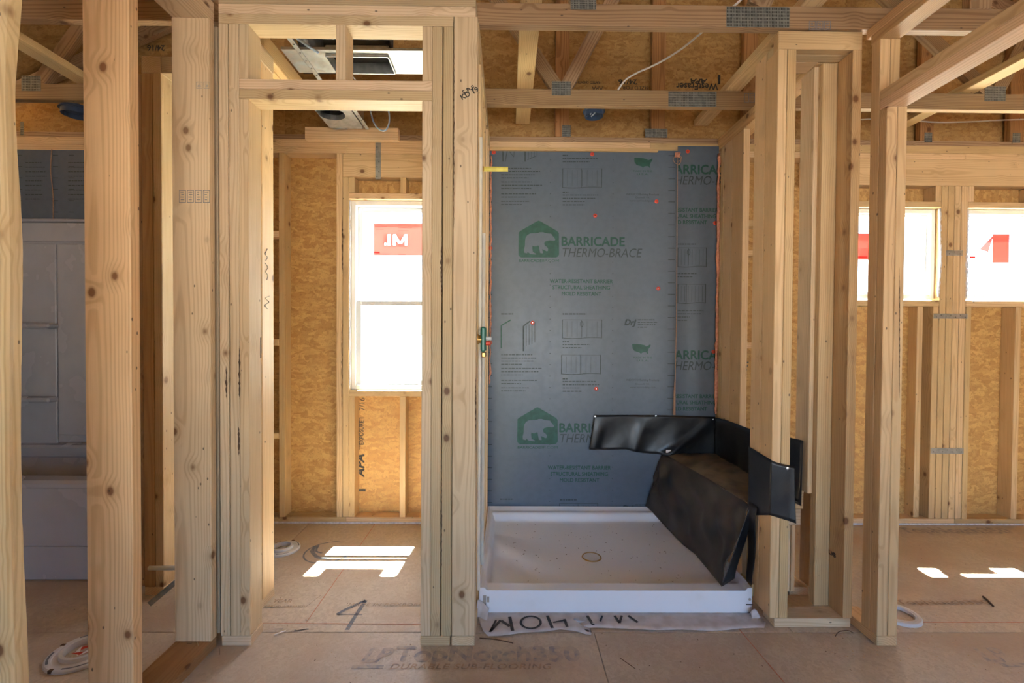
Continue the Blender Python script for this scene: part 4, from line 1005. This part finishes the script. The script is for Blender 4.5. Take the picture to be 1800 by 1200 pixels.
# 5 wrap round the post
WT = [AX(1317, 795, nx0), AY(1347, 806, YN), AY(1358, 813, YN), AY(1372, 815, YN), AY(1392, 819, YN)]
zt_l = AY(1352, 808, YN).z; zt_r = AY(1390, 819, YN).z
zb_l = AY(1350, 905, YN).z; zb_r = AY(1390, 917, YN).z
def wrap(u, v):
    # u 0..0.45 along the left side (from deep to front corner), 0.45..1 across the front
    if u < .45:
        k = u/.45; x = nx0-.004; y = 2.078-(2.078-YN+.004)*k; zt = zt_l+.012*(1-k); zb = .40+(zb_l-.40)*k
    else:
        k = (u-.45)/.55; x = nx0-.004+(2*T+.022)*k; y = YN-.004-.002*math.sin(k*PI)-.012*max(0, k-.8)*5*v; zt = zt_l+(zt_r-zt_l)*k**.7; zb = zb_l+(zb_r-zb_l)*k
    return Vector((x, y-.003*math.sin(v*4+u*3)*v, zt+(zb-zt)*v))
surf('post_wrap', ln, wrap, 40, 16, LINER)
o = lambda px, py, y: lathe('roofing_nail', ln, [(.0062, 0), (.0062, .002), (0, .003)], AY(px, py, y), STEEL, 12, 'Y')
for px, py, y in ((1046, 732, yb-.006), (1153, 731, yb-.006), (1254, 737, yb-.007), (1384, 823, YN-.006)): o(px, py, y)
p = AY(1175, 793, yb-.03); lb = board('care_label', ln, p.x-.016, p.x+.016, yb-.032, yb-.031, p.z-.008, p.z+.010, STICKW, bev=0)
# ================================================================== BATHTUB UNIT
bx0, bx1, by0, by1 = -3.10, -1.678, 2.27, 2.93
tb = empty('bathtub', ((bx0+bx1)/2, 2.6, 0), 'grey-white one-piece bathtub and surround seen between the left studs', 'bathtub')
ap = board('apron', tb, bx0, bx1, by0, by0+.05, .001, .47, TUBM, bev=.012)
board('apron_step', tb, bx0+.002, bx1-.002, by0-.010, by0-.0005, .002, .165, TUBM, bev=.005)
board('rim', tb, bx0, bx1, by0-.006, by0+.10, .440, .485, TUBM, bev=.014)
board('rim', tb, bx0, bx1, by1-.10, by1, .440, .52, TUBM, bev=.014); board('rim', tb, bx0, bx0+.12, by0+.101, by1-.101, .44, .485, TUBM, bev=.014); board('rim', tb, bx1-.12, bx1, by0+.101, by1-.101, .44, .485, TUBM, bev=.014)
surf('basin', tb, lambda u, v: Vector((bx0+.11+(bx1-bx0-.22)*u, by0+.09+(by1-by0-.18)*v, .46-.36*min(1, 7*min(u, 1-u))**.6*min(1, 5*min(v, 1-v))**.6)), 30, 20, TUBM)
st = AY(100, 390, by1-.03).z
board('surround_back', tb, bx0, bx1, by1-.022, by1, .52, st, TUBM, bev=.006); board('surround_top_lip', tb, bx0, bx1, by1-.045, by1, st, st+.018, TUBM, bev=.005)
board('surround_side', tb, bx0, bx0+.03, by0, by1-.023, .486, st, TUBM, bev=.01); board('surround_side', tb, bx1-.03, bx1, by0, by1-.023, .486, st, TUBM, bev=.01)
zc1, zc0 = AY(100, 428, by1-.04).z, AY(100, 765, by1-.04).z; xg = X_(101, 600, by1-.04)
board('raised_panel', tb, xg, bx1-.10, by1-.040, by1-.020, zc0, zc1, TUBM, bev=.010)
board('raised_panel', tb, bx0+.03, xg-.012, by1-.036, by1-.020, zc0-.12, zc1, TUBM, bev=.010); board('raised_panel', tb, bx0+.03, bx1-.03, by1-.036, by1-.020, zc1+.012, st-.004, TUBM, bev=.010)
for py in (572, 701):
    z = AY(80, py, by1-.06).z
    s_ = board('soap_shelf', tb, bx0+.03, X_(93, py, by1-.08), by1-.11, by1-.035, z-.018, z+.014, TUBM, bev=.014)
# barrier sheet behind the bath
bp = board('barrier_panel', None, -3.25, -1.70, 2.936, 2.942, st+.03, 2.352, BLUE, bev=0); bp.rotation_euler = (0, 0, 0); bp.data = block_mesh(1.55, .006, 2.352-st-.03, 0, BLUE)
tag(bp, 'dark barrier sheet above the bathtub, between the left studs', 'sheathing')
for px in (80, 118, 150):
    for r in range(9): 
        pass
dashes(45, 285, 38, 9, 1.6, 8, INK2, bp, 2.936, 3); dashes(120, 285, 50, 9, 1.6, 8, INK2, bp, 2.936, 9)
bm = bmesh.new()
for k in range(6):
    for px in (30, 93, 121):
        a, b = AY(px, 272+k*20, 2.935), AY(px+9, 273.3+k*20, 2.935)
        bm.faces.new([bm.verts.new((vx+2.6, 0, vz-2.1)) for vx, vz in ((a.x, b.z), (b.x, b.z), (b.x, a.z), (a.x, a.z))])
o = bm_obj('printed_ruler_ticks', bm, INK2, bp, (-2.6, 2.9352, 2.1)); o['kind'] = 'stuff'
o = tube('twine', None, [AY(91, 262, 2.925), AY(89, 300, 2.925), AY(93, 340, 2.925), AY(93.5, 388, 2.925)], .0025, STRING, 6); tag(o, 'short tan twine hanging above the bathtub', 'string')
# ================================================================== CEILING EQUIPMENT
# galvanised return box over the toilet room
zb = 2.469
hb = empty('metal_ceiling_box', (-.68, 2.15, zb), 'shiny galvanised ceiling box with a rectangular dark opening above the door', 'duct box')
hx0, hx1, hy0, hy1 = X_(517, 120, 2.2), mx0-.03, 2.072, 2.255
ox0, ox1, oy0, oy1 = X_(583, 120, 2.17), X_(688, 120, 2.17), 2.105, 2.235
for nm, b_ in (('bottom_sheet', (hx0, ox0, hy0, hy1)), ('bottom_sheet', (ox1, hx1, hy0, hy1)), ('bottom_sheet', (ox0, ox1, hy0, oy0)), ('bottom_sheet', (ox0, ox1, oy1, hy1))):
    board(nm, hb, b_[0], b_[1], b_[2], b_[3], zb, zb+.0015, GALV, bev=0)
for b_ in ((hx0, hx1, hy0, hy0+.002), (hx0, hx1, hy1-.002, hy1), (hx0, hx0+.002, hy0, hy1), (hx1-.002, hx1, hy0, hy1)): board('side_sheet', hb, b_[0], b_[1], b_[2], b_[3], zb+.002, zb+.012, GALV, bev=0)
board('duct_interior', hb, ox0-.01, ox1+.01, oy0-.01, oy1+.01, zb+.04, zb+.06, DARK, bev=0)
for b_ in ((ox0, ox1, oy0-.004, oy0), (ox0, ox1, oy1, oy1+.004), (ox0-.004, ox0, oy0, oy1), (ox1, ox1+.004, oy0, oy1)): board('opening_lip', hb, b_[0], b_[1], b_[2], b_[3], zb-.012, zb+.04, GALV, bev=0)
# exhaust fan housing with round hole
fx0, fx1, fy0, fy1 = X_(549, 198, 2.6), X_(618, 198, 2.6)-.012, 2.585, 2.86
fh = empty('exhaust_fan_housing', ((fx0+fx1)/2, 2.72, zb), 'galvanised fan housing with a round hole above the toilet room', 'fan housing')
bm = bmesh.new(); cx, cy, R_ = X_(580, 203, 2.66), 2.672, .078; N = 32
outer = []
for k in range(N):
    t = 2*PI*k/N; c_, s_ = math.cos(t), math.sin(t)
    kx = ((fx1-cx) if c_ > 0 else (cx-fx0))/max(abs(c_), 1e-6); ky = ((fy1-cy) if s_ > 0 else (cy-fy0))/max(abs(s_), 1e-6); r_ = min(kx, ky)
    outer.append((bm.verts.new((cx+c_*r_, cy+s_*r_, zb)), bm.verts.new((cx+c_*min(R_, r_*.95), cy+s_*min(R_, r_*.95), zb)), bm.verts.new((cx+c_*min(R_, r_*.95), cy+s_*min(R_, r_*.95), zb+.03))))
for a, b in zip(outer, outer[1:]+outer[:1]): bm.faces.new((a[0], b[0], b[1], a[1])); bm.faces.new((a[1], b[1], b[2], a[2]))
for v in bm.verts: v.co -= Vector((cx, cy, zb))
bm_obj('bottom_plate_sheet', bm, GALV, fh, (cx, cy, zb))
for b_ in ((fx0, fx1, fy0, fy0+.002), (fx0, fx1, fy1-.002, fy1), (fx0, fx0+.002, fy0, fy1), (fx1-.002, fx1, fy0, fy1)): board('side_sheet', fh, b_[0], b_[1], b_[2], b_[3], zb+.002, zb+.13, GALV, bev=0)
board('top_sheet', fh, fx0, fx1, fy0, fy1, zb+.13, zb+.1315, DARK, bev=0)
p = AZ(598, 226.5, zb); board('maker_plate', fh, p.x-.045, p.x+.045, p.y-.004, p.y+.004, zb-.0015, zb-.0005, MARKER, bev=0)
def rail(name, x, y0, y1, label, xs=None):
    r = empty(name, (x, (y0+y1)/2, zb), label, 'mounting rail', 'steel rails over the toilet room')
    board('web_strip', r, x, x+.0025, y0, y1, zb-.004, zb+.032, GALV, bev=0); board('flange', r, x+.003, x+.022, y0, y1, zb-.004, zb-.0025, GALV, bev=0)
    for k in range(int((y1-y0)/.06)): lathe('slot_hole', r, [(0, 0), (.004, 0), (.004, -.0008)], (x+.012, y0+.04+k*.06, zb-.0045), DARK, 10, 'Z')
rail('mounting_rail', X_(492, 69, 1.93), 1.928, 2.325, 'bright steel rail crossing the transom opening'); rail('mounting_rail', X_(620, 200, 2.62), 2.579, 2.86, 'steel rail on the right of the round-holed fan housing')
# lumber block carrying the fan and lit blocks on the left
p, q = AY(535, 222, 2.90), AY(700, 246, 2.90)
tag(board('nailing_block', None, p.x, q.x, 2.905, 2.945, q.z+.0, p.z, tint=(1.1, 1.05, .95)), 'short board nailed to the back wall under the fan housing', 'board')
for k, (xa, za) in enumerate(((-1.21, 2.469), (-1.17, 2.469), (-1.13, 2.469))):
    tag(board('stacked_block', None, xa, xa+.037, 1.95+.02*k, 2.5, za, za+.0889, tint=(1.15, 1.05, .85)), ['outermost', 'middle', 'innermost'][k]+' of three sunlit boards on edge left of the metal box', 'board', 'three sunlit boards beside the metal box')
o = surf('duct_wrap', None, lambda u, v: Vector((-1.10+.42*u, 2.32+.2*math.cos(v*PI)*.9, 2.60+.16*math.sin(v*PI)+.012*math.sin(u*25)*math.sin(v*17))), 40, 20, FOIL); tag(o, 'crinkled dark duct wrap behind the metal ceiling box', 'duct')
pq, qq = AY(568, 104, 2.62), AY(692, 58, 2.62)
blk = board('felt_paper', None, pq.x, qq.x, 2.61, 2.614, pq.z, qq.z, BLACKINK, bev=0); tag(blk, 'black building paper with white print above the toilet room', 'paper')
# cables
def cable(name, pts, r, mat, label, cat='cable'): o = tube(name, None, pts, r, mat, 8); return tag(o, label, cat)
cable('power_cable', [AY(1086, 158, 2.53), AY(1100, 140, 2.50), AY(1120, 128, 2.46), AY(1155, 112, 2.36), AY(1195, 88, 2.22), AY(1230, 60, 2.03), AY(1300, 2, 1.95), AY(1330, -30, 1.95)], .0045, CABLE, 'white cable looping down between trusses over the shower')
cable('power_cable', [AY(1470, 214, 2.983), AY(1515, 210, 2.983), AY(1560, 209, 2.983), AY(1605, 212, 2.983), AY(1650, 215, 2.983), AY(1705, 214, 2.983), AY(1760, 211, 2.983), AY(1830, 209, 2.983)], .0042, CABLE, 'long white cable run level across the right room')
cable('control_cable', [AY(648, 180, 2.5), AY(655, 210, 2.45), AY(665, 226, 2.44), AY(677, 229, 2.44), AY(684, 215, 2.45), AY(683, 195, 2.46), AY(676, 182, 2.5)], .0042, BLUEC, 'pale blue cable hanging in a loop below the header')
cable('control_cable', [AY(520, 66, 2.0), AY(540, 80, 2.02), AY(560, 93, 2.05)], .0055, BLUEC, 'blue cable end beside the steel rail in the transom')
cable('power_cable', [AY(618, 134, 2.0), AY(623, 138, 2.0), AY(628, 146, 2.0)], .003, CABLE, 'short white cable tip just above the door header')
# round ceiling boxes
def cbox(c, r, label, tilt):
    e = empty('ceiling_box', c, label, 'electrical box', 'round ceiling boxes')
    a = lathe('shell', e, [(r*.9, .048), (r, .045), (r, 0), (r-.003, 0), (r-.004, .043), (0, .043)], c, BLUEP, 28); a.rotation_euler = (tilt, 0, 0)
    for s_ in (-1, 1): lathe('screw_lug', e, [(.007, .02), (.007, 0), (0, 0)], c+Vector((s_*(r-.008), 0, 0)), BLUEP, 10)
    lathe('mounting_ear', e, [(r+.010, .030), (r+.010, .026), (r-.001, .026)], c, BLUEP, 28)
    return e
c = AY(1044, 205, 2.63); e = cbox(Vector((c.x, c.y, c.z)), .052, 'round blue ceiling box with a white wire tail over the shower', 0)
tube('wire_tail', e, [c+Vector((-.02, 0, .01)), c+Vector((-.012, -.01, .035)), c+Vector((.006, -.012, .03)), c+Vector((.0, -.012, .012)), c+Vector((-.018, -.01, -.004))], .0035, CABLE, 7)
tube('fixing_nail', e, [c+Vector((-.015, -.05, .09)), c+Vector((-.012, -.05, .045)), c+Vector((-.022, -.04, .02))], .0016, TWIG, 6)
c = AY(134, 203, 2.63); e = cbox(c, .066, 'larger dark round ceiling box near the bathtub', 0)
tube('stub', e, [c+Vector((.05, 0, .025)), c+Vector((.13, .01, .0))], .008, BLUEP, 8)
# ================================================================== PLUMBING
yv = 1.935
vx = mx1
vp = AY(850.5, 596, yv)
vv = empty('shower_valve', (vx, yv, vp.z), 'green shower valve body with red knob on the partition', 'valve')
board('plaster_guard', vv, vp.x-.011, vp.x+.010, yv-.04, yv+.04, vp.z-.052, vp.z+.052, GREENP, bev=.006)
lathe('cartridge', vv, [(.022, -.03), (.022, .0), (.016, .0), (.016, .02), (0, .02)], (vp.x-.02, yv-.02, vp.z), BRASS, 20, 'X')
lathe('stem', vv, [(.008, 0), (.008, .022), (0, .022)], (vp.x+.010, yv-.01, vp.z+.004), WHITE, 14, 'X'); lathe('red_knob', vv, [(.009, 0), (.009, .018), (.006, .02), (0, .02)], (vp.x+.010, yv-.03, vp.z-.016), REDP, 14, 'X')
board('valve_backing', vv, vp.x-.008, vp.x+.010, yv-.03, yv+.03, vp.z-.075, vp.z-.053, BRASS, bev=.003)
for y, r_, x_ in ((2.0, .007, mx1+.009), (2.22, .009, mx1+.011)):
    o = lathe('water_pipe', None, [(r_, 0), (r_, 1.9 if y < 2.1 else 1.55), (r_-.002, 1.9 if y < 2.1 else 1.55)], (x_-.004, y-.06, .135), PVC, 12)
    tag(o, 'thin white pipe rising beside the near edge of the partition' if y < 2.1 else 'white pipe rising behind the thinner one on the partition', 'pipe', 'white pipes on the partition')
yy = 2.2; p = AY(851, 297, yy); q = AY(893, 297, yy)
e = empty('shower_arm_stub', (mx1, yy, p.z), 'yellow-capped stub sticking out of the partition near the top', 'pipe stub')
lathe('yellow_sleeve', e, [(0, 0), (.011, 0), (.011, q.x-p.x), (.008, q.x-p.x), (0, q.x-p.x-.002)], (p.x, yy, p.z), YEL, 16, 'X'); lathe('brass_elbow', e, [(0, -.016), (.012, -.016), (.014, -.004), (.010, 0)], (p.x, yy, p.z), BRASS, 14, 'X')
# pale horizontal pipe and leaning strip seen through the left gap
o = tube('drain_pipe', None, [AY(262, 998, 2.05), AY(330, 998, 2.05)], .010, PVC, 12); tag(o, 'short white horizontal pipe behind the left studs', 'pipe')
tag(beam('leaning_strip', None, AZ(262, 1062, .045), AY(330, 1005, 2.06), .022, .004, (0, 1, 0), PLATE), 'thin grey metal strip leaning low behind the left studs', 'strip')
# ================================================================== FLOOR THINGS
def flange(c, ro, ri, label, mat=WHITE, tilt=0, h=.012, slots=True, collar=True):
    e = empty('closet_flange', c, label, 'flange', 'white plastic rings on the floor')
    prof = [(ri, 0), (ro, 0), (ro, h*.7), (ro-.004, h), (ro*.82, h), (ro*.80, h*.7), (ri+.012, h*.7)] + ([(ri+.010, h+.010), (ri, h+.012)] if collar else [(ri+.006, h), (ri, h)]) + [(ri, 0)]
    lathe('ring', e, prof, c, mat, 40)
    if slots:
        for a0 in (.3, 1.7, 3.3, 4.8):
            V = []; Fc = []; n = 10; r0, r1 = ro*.87, ro*.935
            for i in range(n+1):
                t = a0+.75*i/n
                for r_ in (r0, r1): V.append((c.x+r_*math.cos(t), c.y+r_*math.sin(t), c.z+h+.0008))
            for i in range(n): Fc.append((2*i, 2*i+1, 2*i+3, 2*i+2))
            mesh_obj('bolt_slot', V, Fc, MARKER, e)
        for t in (1.35, 4.5, 2.9):
            p = Vector((c.x+ro*.96*math.cos(t), c.y+ro*.96*math.sin(t), c.z+h*.5)); board('notch', e, p.x-.008, p.x+.008, p.y-.006, p.y+.006, p.z-.004, p.z+h*.5+.001, TWIG, bev=0)
    return e
c = AZ(150, 1147, 0); e = flange(Vector((c.x, c.y, .001)), .115, .062, 'nearest slotted white flange with red and white scraps inside, between the left studs')
for k in range(5):
    a = k*1.25; mesh_obj('red_scrap', [c+Vector((.04*math.cos(a), .04*math.sin(a), .006+.003*k)), c+Vector((.03*math.cos(a+1.2), .03*math.sin(a+1.2), .012)), c+Vector((.035*math.cos(a+2.3), .035*math.sin(a+2.3), .008+.002*k))], [(0, 1, 2)], REDP if k % 2 else STICKW, e)
c = AZ(496, 966, 0); flange(Vector((c.x, c.y, .001)), .094, .045, 'slotted white flange just inside the toilet room doorway')
c = AZ(1577, 1082, 0); flange(Vector((c.x, c.y, .001)), .085, .060, 'plain open white ring beyond the right post', slots=False, collar=False, h=.014)
for i, (px, py, dx, dy, lab, mt) in enumerate(((1735, 1056, .03, -.055, 'dark thin twig on the right floor', TWIG), (1790, 1057, .03, -.0, '', None),)):
    if mt is None: continue
    a = AZ(1728, 1048, .004); b = AZ(1746, 1065, .004); o = tube('twig', None, [a, (a+b)/2+Vector((.002, .002, .001)), b], .0042, mt, 6); tag(o, lab, 'twig')
a, b = AZ(843, 1121, .002), AZ(902, 1130, .002); o = tube('wire_scrap', None, [a, (a+b)/2+Vector((0, .006, 0)), b], .0018, TWIG, 6); tag(o, 'black wire scrap in front of the wrap sheet', 'wire')
a, b = AZ(1090, 1156, .002), AZ(1117, 1175, .002); o = tube('splinter', None, [a, (a+b)/2, b], .0012, TWIG, 5); tag(o, 'thin dark splinter on the floor in front of the shower pan', 'splinter')
o = tube('wire_scrap', None, [AZ(1468, 1118, .002), AZ(1475, 1110, .006), AZ(1490, 1108, .008), AZ(1500, 1112, .002)], .0016, TWIG, 6); tag(o, 'curved black wire scrap at the foot of the chase', 'wire')
P = [AZ(481, 1116, .004), AZ(490, 1112, .006), AZ(502, 1108, .003)]
o = tube('paper_curl', None, P, .004, STICKW, 6, flat=.3); tag(o, 'small white curl of paper on the floor by the door jamb', 'scrap')
for i, (px, py, d, lab) in enumerate(((329, 1130, (.02, -.006, .004), 'bright bent nail on the dark sole plate, left one'), (349, 1134, (-.012, .01, .006), 'bright nail tip on the dark sole plate, right one'), (386, 1150, (0, .0, .026), 'bright nail standing in the floor beside the sole plate'))):
    p = AZ(px, py, T+.003 if i < 2 else .002); o = tube('loose_nail', None, [p, p+Vector(d)*.5, p+Vector(d)], .0016, STEEL, 6); tag(o, lab, 'nail', 'loose nails by the left wall')
# sawdust and shavings: stuff
def litter(name, n, xr_, yr_, smin, smax, mat, label, seed, avoid=True):
    bm = bmesh.new(); rr = random.Random(seed)
    for k in range(n):
        x, y = rr.uniform(*xr_), rr.uniform(*yr_)
        if px0-.01 < x < px1+.02 and 1.93 < y < 2.95: continue
        L = rr.uniform(smin, smax); a = rr.uniform(0, PI); d = Vector((math.cos(a)*L, math.sin(a)*L, 0)); nn = Vector((-d.y, d.x, 0))*rr.uniform(.2, .5)
        z = .0016; o_ = Vector((x, y, z)); vs = [bm.verts.new(o_+q) for q in (d+nn, -d+nn, -d-nn, d-nn)]; t_ = bm.verts.new(o_+Vector((0, 0, L*.5))); bm.faces.new(vs[::-1])
        for a_, b_ in zip(vs, vs[1:]+vs[:1]): bm.faces.new((a_, b_, t_))
    o = bm_obj(name, bm, mat); return tag(o, label, 'debris', kind='stuff')
litter('wood_shavings', 900, (-2.2, 3.6), (1.35, 2.93), .0012, .0035, SAW, 'pale wood shavings scattered over the subfloor', 5)
litter('wood_shavings', 160, (.9, 1.8), (1.7, 1.98), .0015, .004, SAW, 'denser pale shavings at the foot of the chase', 8)
litter('dark_grit', 420, (-2.2, 3.6), (1.35, 2.93), .001, .0032, TWIG, 'dark grit and bark crumbs scattered over the subfloor', 6)
# dark bark left on the edges of some studs
def bark(par, px, y0, y1, Y, wpx, seed, lab=None):
    rr = random.Random(seed); n = max(8, int((y1-y0)/4)); L = []; Rr = []
    for i in range(n+1):
        y = y0+(y1-y0)*i/n; e = math.sin(PI*i/n)**.5
        c = px+rr.uniform(-.4, .4); h = wpx*e*rr.uniform(.25, 1)/2+.05
        L.append(AY(c-h, y, Y)); Rr.append(AY(c+h, y, Y))
    V = L+Rr; m = n+1
    mesh_obj('bark_edge', [v-Vector((0, .0009, 0)) for v in V], [(i, i+1, m+i+1, m+i) for i in range(n)], TWIG, par)
for args in ((wf, 776, 430, 523, YF, 5, 1), (wf, 421, 608, 702, YF, 4, 2), (wf, 420, 750, 800, YF, 5, 3), (wf, 398, 642, 700, YF, 4, 4), (wf, 776, 845, 1000, YF, 2.5, 5), (wf, 798, 60, 400, YF, 1.5, 6),
             (wb, 602, 380, 480, YB, 3, 7), (wb, 601, 560, 720, YB, 2, 8), (wr, 1581, 470, 700, YF, 1.6, 9), (wm, 836, 660, 780, YF-.0005, 2.2, 10)): bark(*args)
# ================================================================== STAMPS ON LUMBER AND SHEATHING
def stamp(s, px, py, Y, size, u, v, par, mat=BLACKINK, **k): text(s, size, AY(px, py, Y), u, v, mat, par, **k)
yg = YS
# upside-down prints on the gable sheathing
UF, UV = (-1, 0, 0), (0, 0, -1)
stamp('WestFraser', 1262, 147, yg, .060, UF, UV, wb, bold=.03, sx=.95); stamp('APA', 1243, 139, yg, .045, UF, UV, wb, bold=.04, shear=.3, sx=1.3)
stamp('SIZED FOR', 1140, 152, yg, .03, UF, UV, wb, sx=1.2); stamp('24/16', 1120, 140, yg, .045, UF, UV, wb, bold=.03, sx=1.2); stamp('APA', 1060, 152, yg, .04, UF, UV, wb, sx=1); stamp('RATED SHEATHING', 1055, 143, yg, .022, UF, UV, wb, bold=.02)
p = AY(1264, 140, yg); board('print_bar', wb, p.x-.008, p.x+.008, yg-.001, yg-.0002, p.z-.03, p.z+.03, BLACKINK, bev=0)
stamp('EXPOSURE 1', 172, 63, yg, .05, UF, UV, wb, bold=.03); stamp('24/16', 290, 80, yg, .05, UF, UV, wb, bold=.03); stamp('FRIES', 300, 62, yg, .05, UF, UV, wb, bold=.03) if False else None
# vertical prints below the toilet-room window
VU, VV = (0, 0, 1), (-1, 0, 0)
stamp('APA', 640, 838, yg, .07, VU, VV, wb, bold=.04, shear=.25, sx=1.15); stamp('EXPOSURE 1', 639, 782, yg, .042, VU, VV, wb, bold=.02, sx=.8); stamp('SIZED FOR SPACING', 633, 790, yg, .025, VU, VV, wb, bold=.02, sx=.9)
stamp('7/16', 641, 722, yg, .05, VU, VV, wb, bold=.0); p = AY(636, 861, yg); board('print_bar', wb, p.x-.025, p.x+.025, yg-.001, yg-.0002, p.z-.008, p.z+.008, BLACKINK, bev=0)
# grade stamps on studs
def grade(px, py, Y, par, wpx=60, hpx=18, n=4, tone=GREYINK):
    bm = bmesh.new(); o0 = AY(px, py, Y); rr = random.Random(int(px))
    def q(a, b, c, d):
        p0, p1 = AY(a, b, Y), AY(c, d, Y); bm.faces.new([bm.verts.new((vx-o0.x, -.0007, vz-o0.z)) for vx, vz in ((p0.x, p1.z), (p1.x, p1.z), (p1.x, p0.z), (p0.x, p0.z))])
    for k in range(n):
        x0 = px-wpx/2+wpx*k/n; x1 = x0+wpx/n*.85; y0, y1 = py-hpx/2, py+hpx/2
        q(x0, y0, x1, y0+1); q(x0, y1-1, x1, y1); q(x0, y0, x0+1, y1); q(x1-1, y0, x1, y1)
        for r in range(4): q(x0+2+rr.random()*2, y0+3+r*hpx/5, x1-2-rr.random()*3, y0+4.4+r*hpx/5)
    o = bm_obj('grade_stamp', bm, tone, par, (o0.x, Y, o0.z)); o['kind'] = 'stuff'
grade(343, 345, 1.7515, wl, 56, 22, 4, MARKER); grade(358, 150, 1.7515, wl, 26, 12, 2)
grade(1442, 45, Y1-.0005, t1, 40, 16, 3, MARKER); grade(1318, 172, Y2-.0005, t2, 20, 16, 2, MARKER)
stamp('KD 19', 812, 176, YF-.0006, .028, Vector((.88, 0, .47)), Vector((-.47, 0, .88)), wm, bold=.03); stamp('S-P-F', 815, 167, YF-.0006, .024, Vector((.88, 0, .47)), Vector((-.47, 0, .88)), wm, bold=.03)
stamp('KD', 1441, 970, YF, .02, EX, EZ, wr) if False else None
# marker scribbles on the lit stud inside the door
xr_ = rx+.0008
def scr(pts, w_=.002):
    P = [AX(px, py, xr_) for px, py in pts]
    tube('marker_scribble', we, P, w_, MARKER, 4, flat=.3)
scr([(470, 437), (466, 446), (470, 452), (467, 458)], .0014); scr([(466, 462), (471, 470), (467, 477), (471, 484), (469, 492)], .0014); scr([(474, 520), (467, 524), (473, 531), (466, 536), (470, 543)], .0014)
s_ = AX(458.5, 611, xj+.0005); board('slot_shadow_gap', wf, xj-.001, xj+.0006, YK-.010, YK-.004, AX(459, 629, xj).z, AX(459, 593, xj).z, BLACKINK, bev=0)
text('LVB', .026, AX(1457, 972, nx1-T-.0008), (0, -1, 0), (0, 0, 1), BLACKINK, wn, .05) 
flush_text()
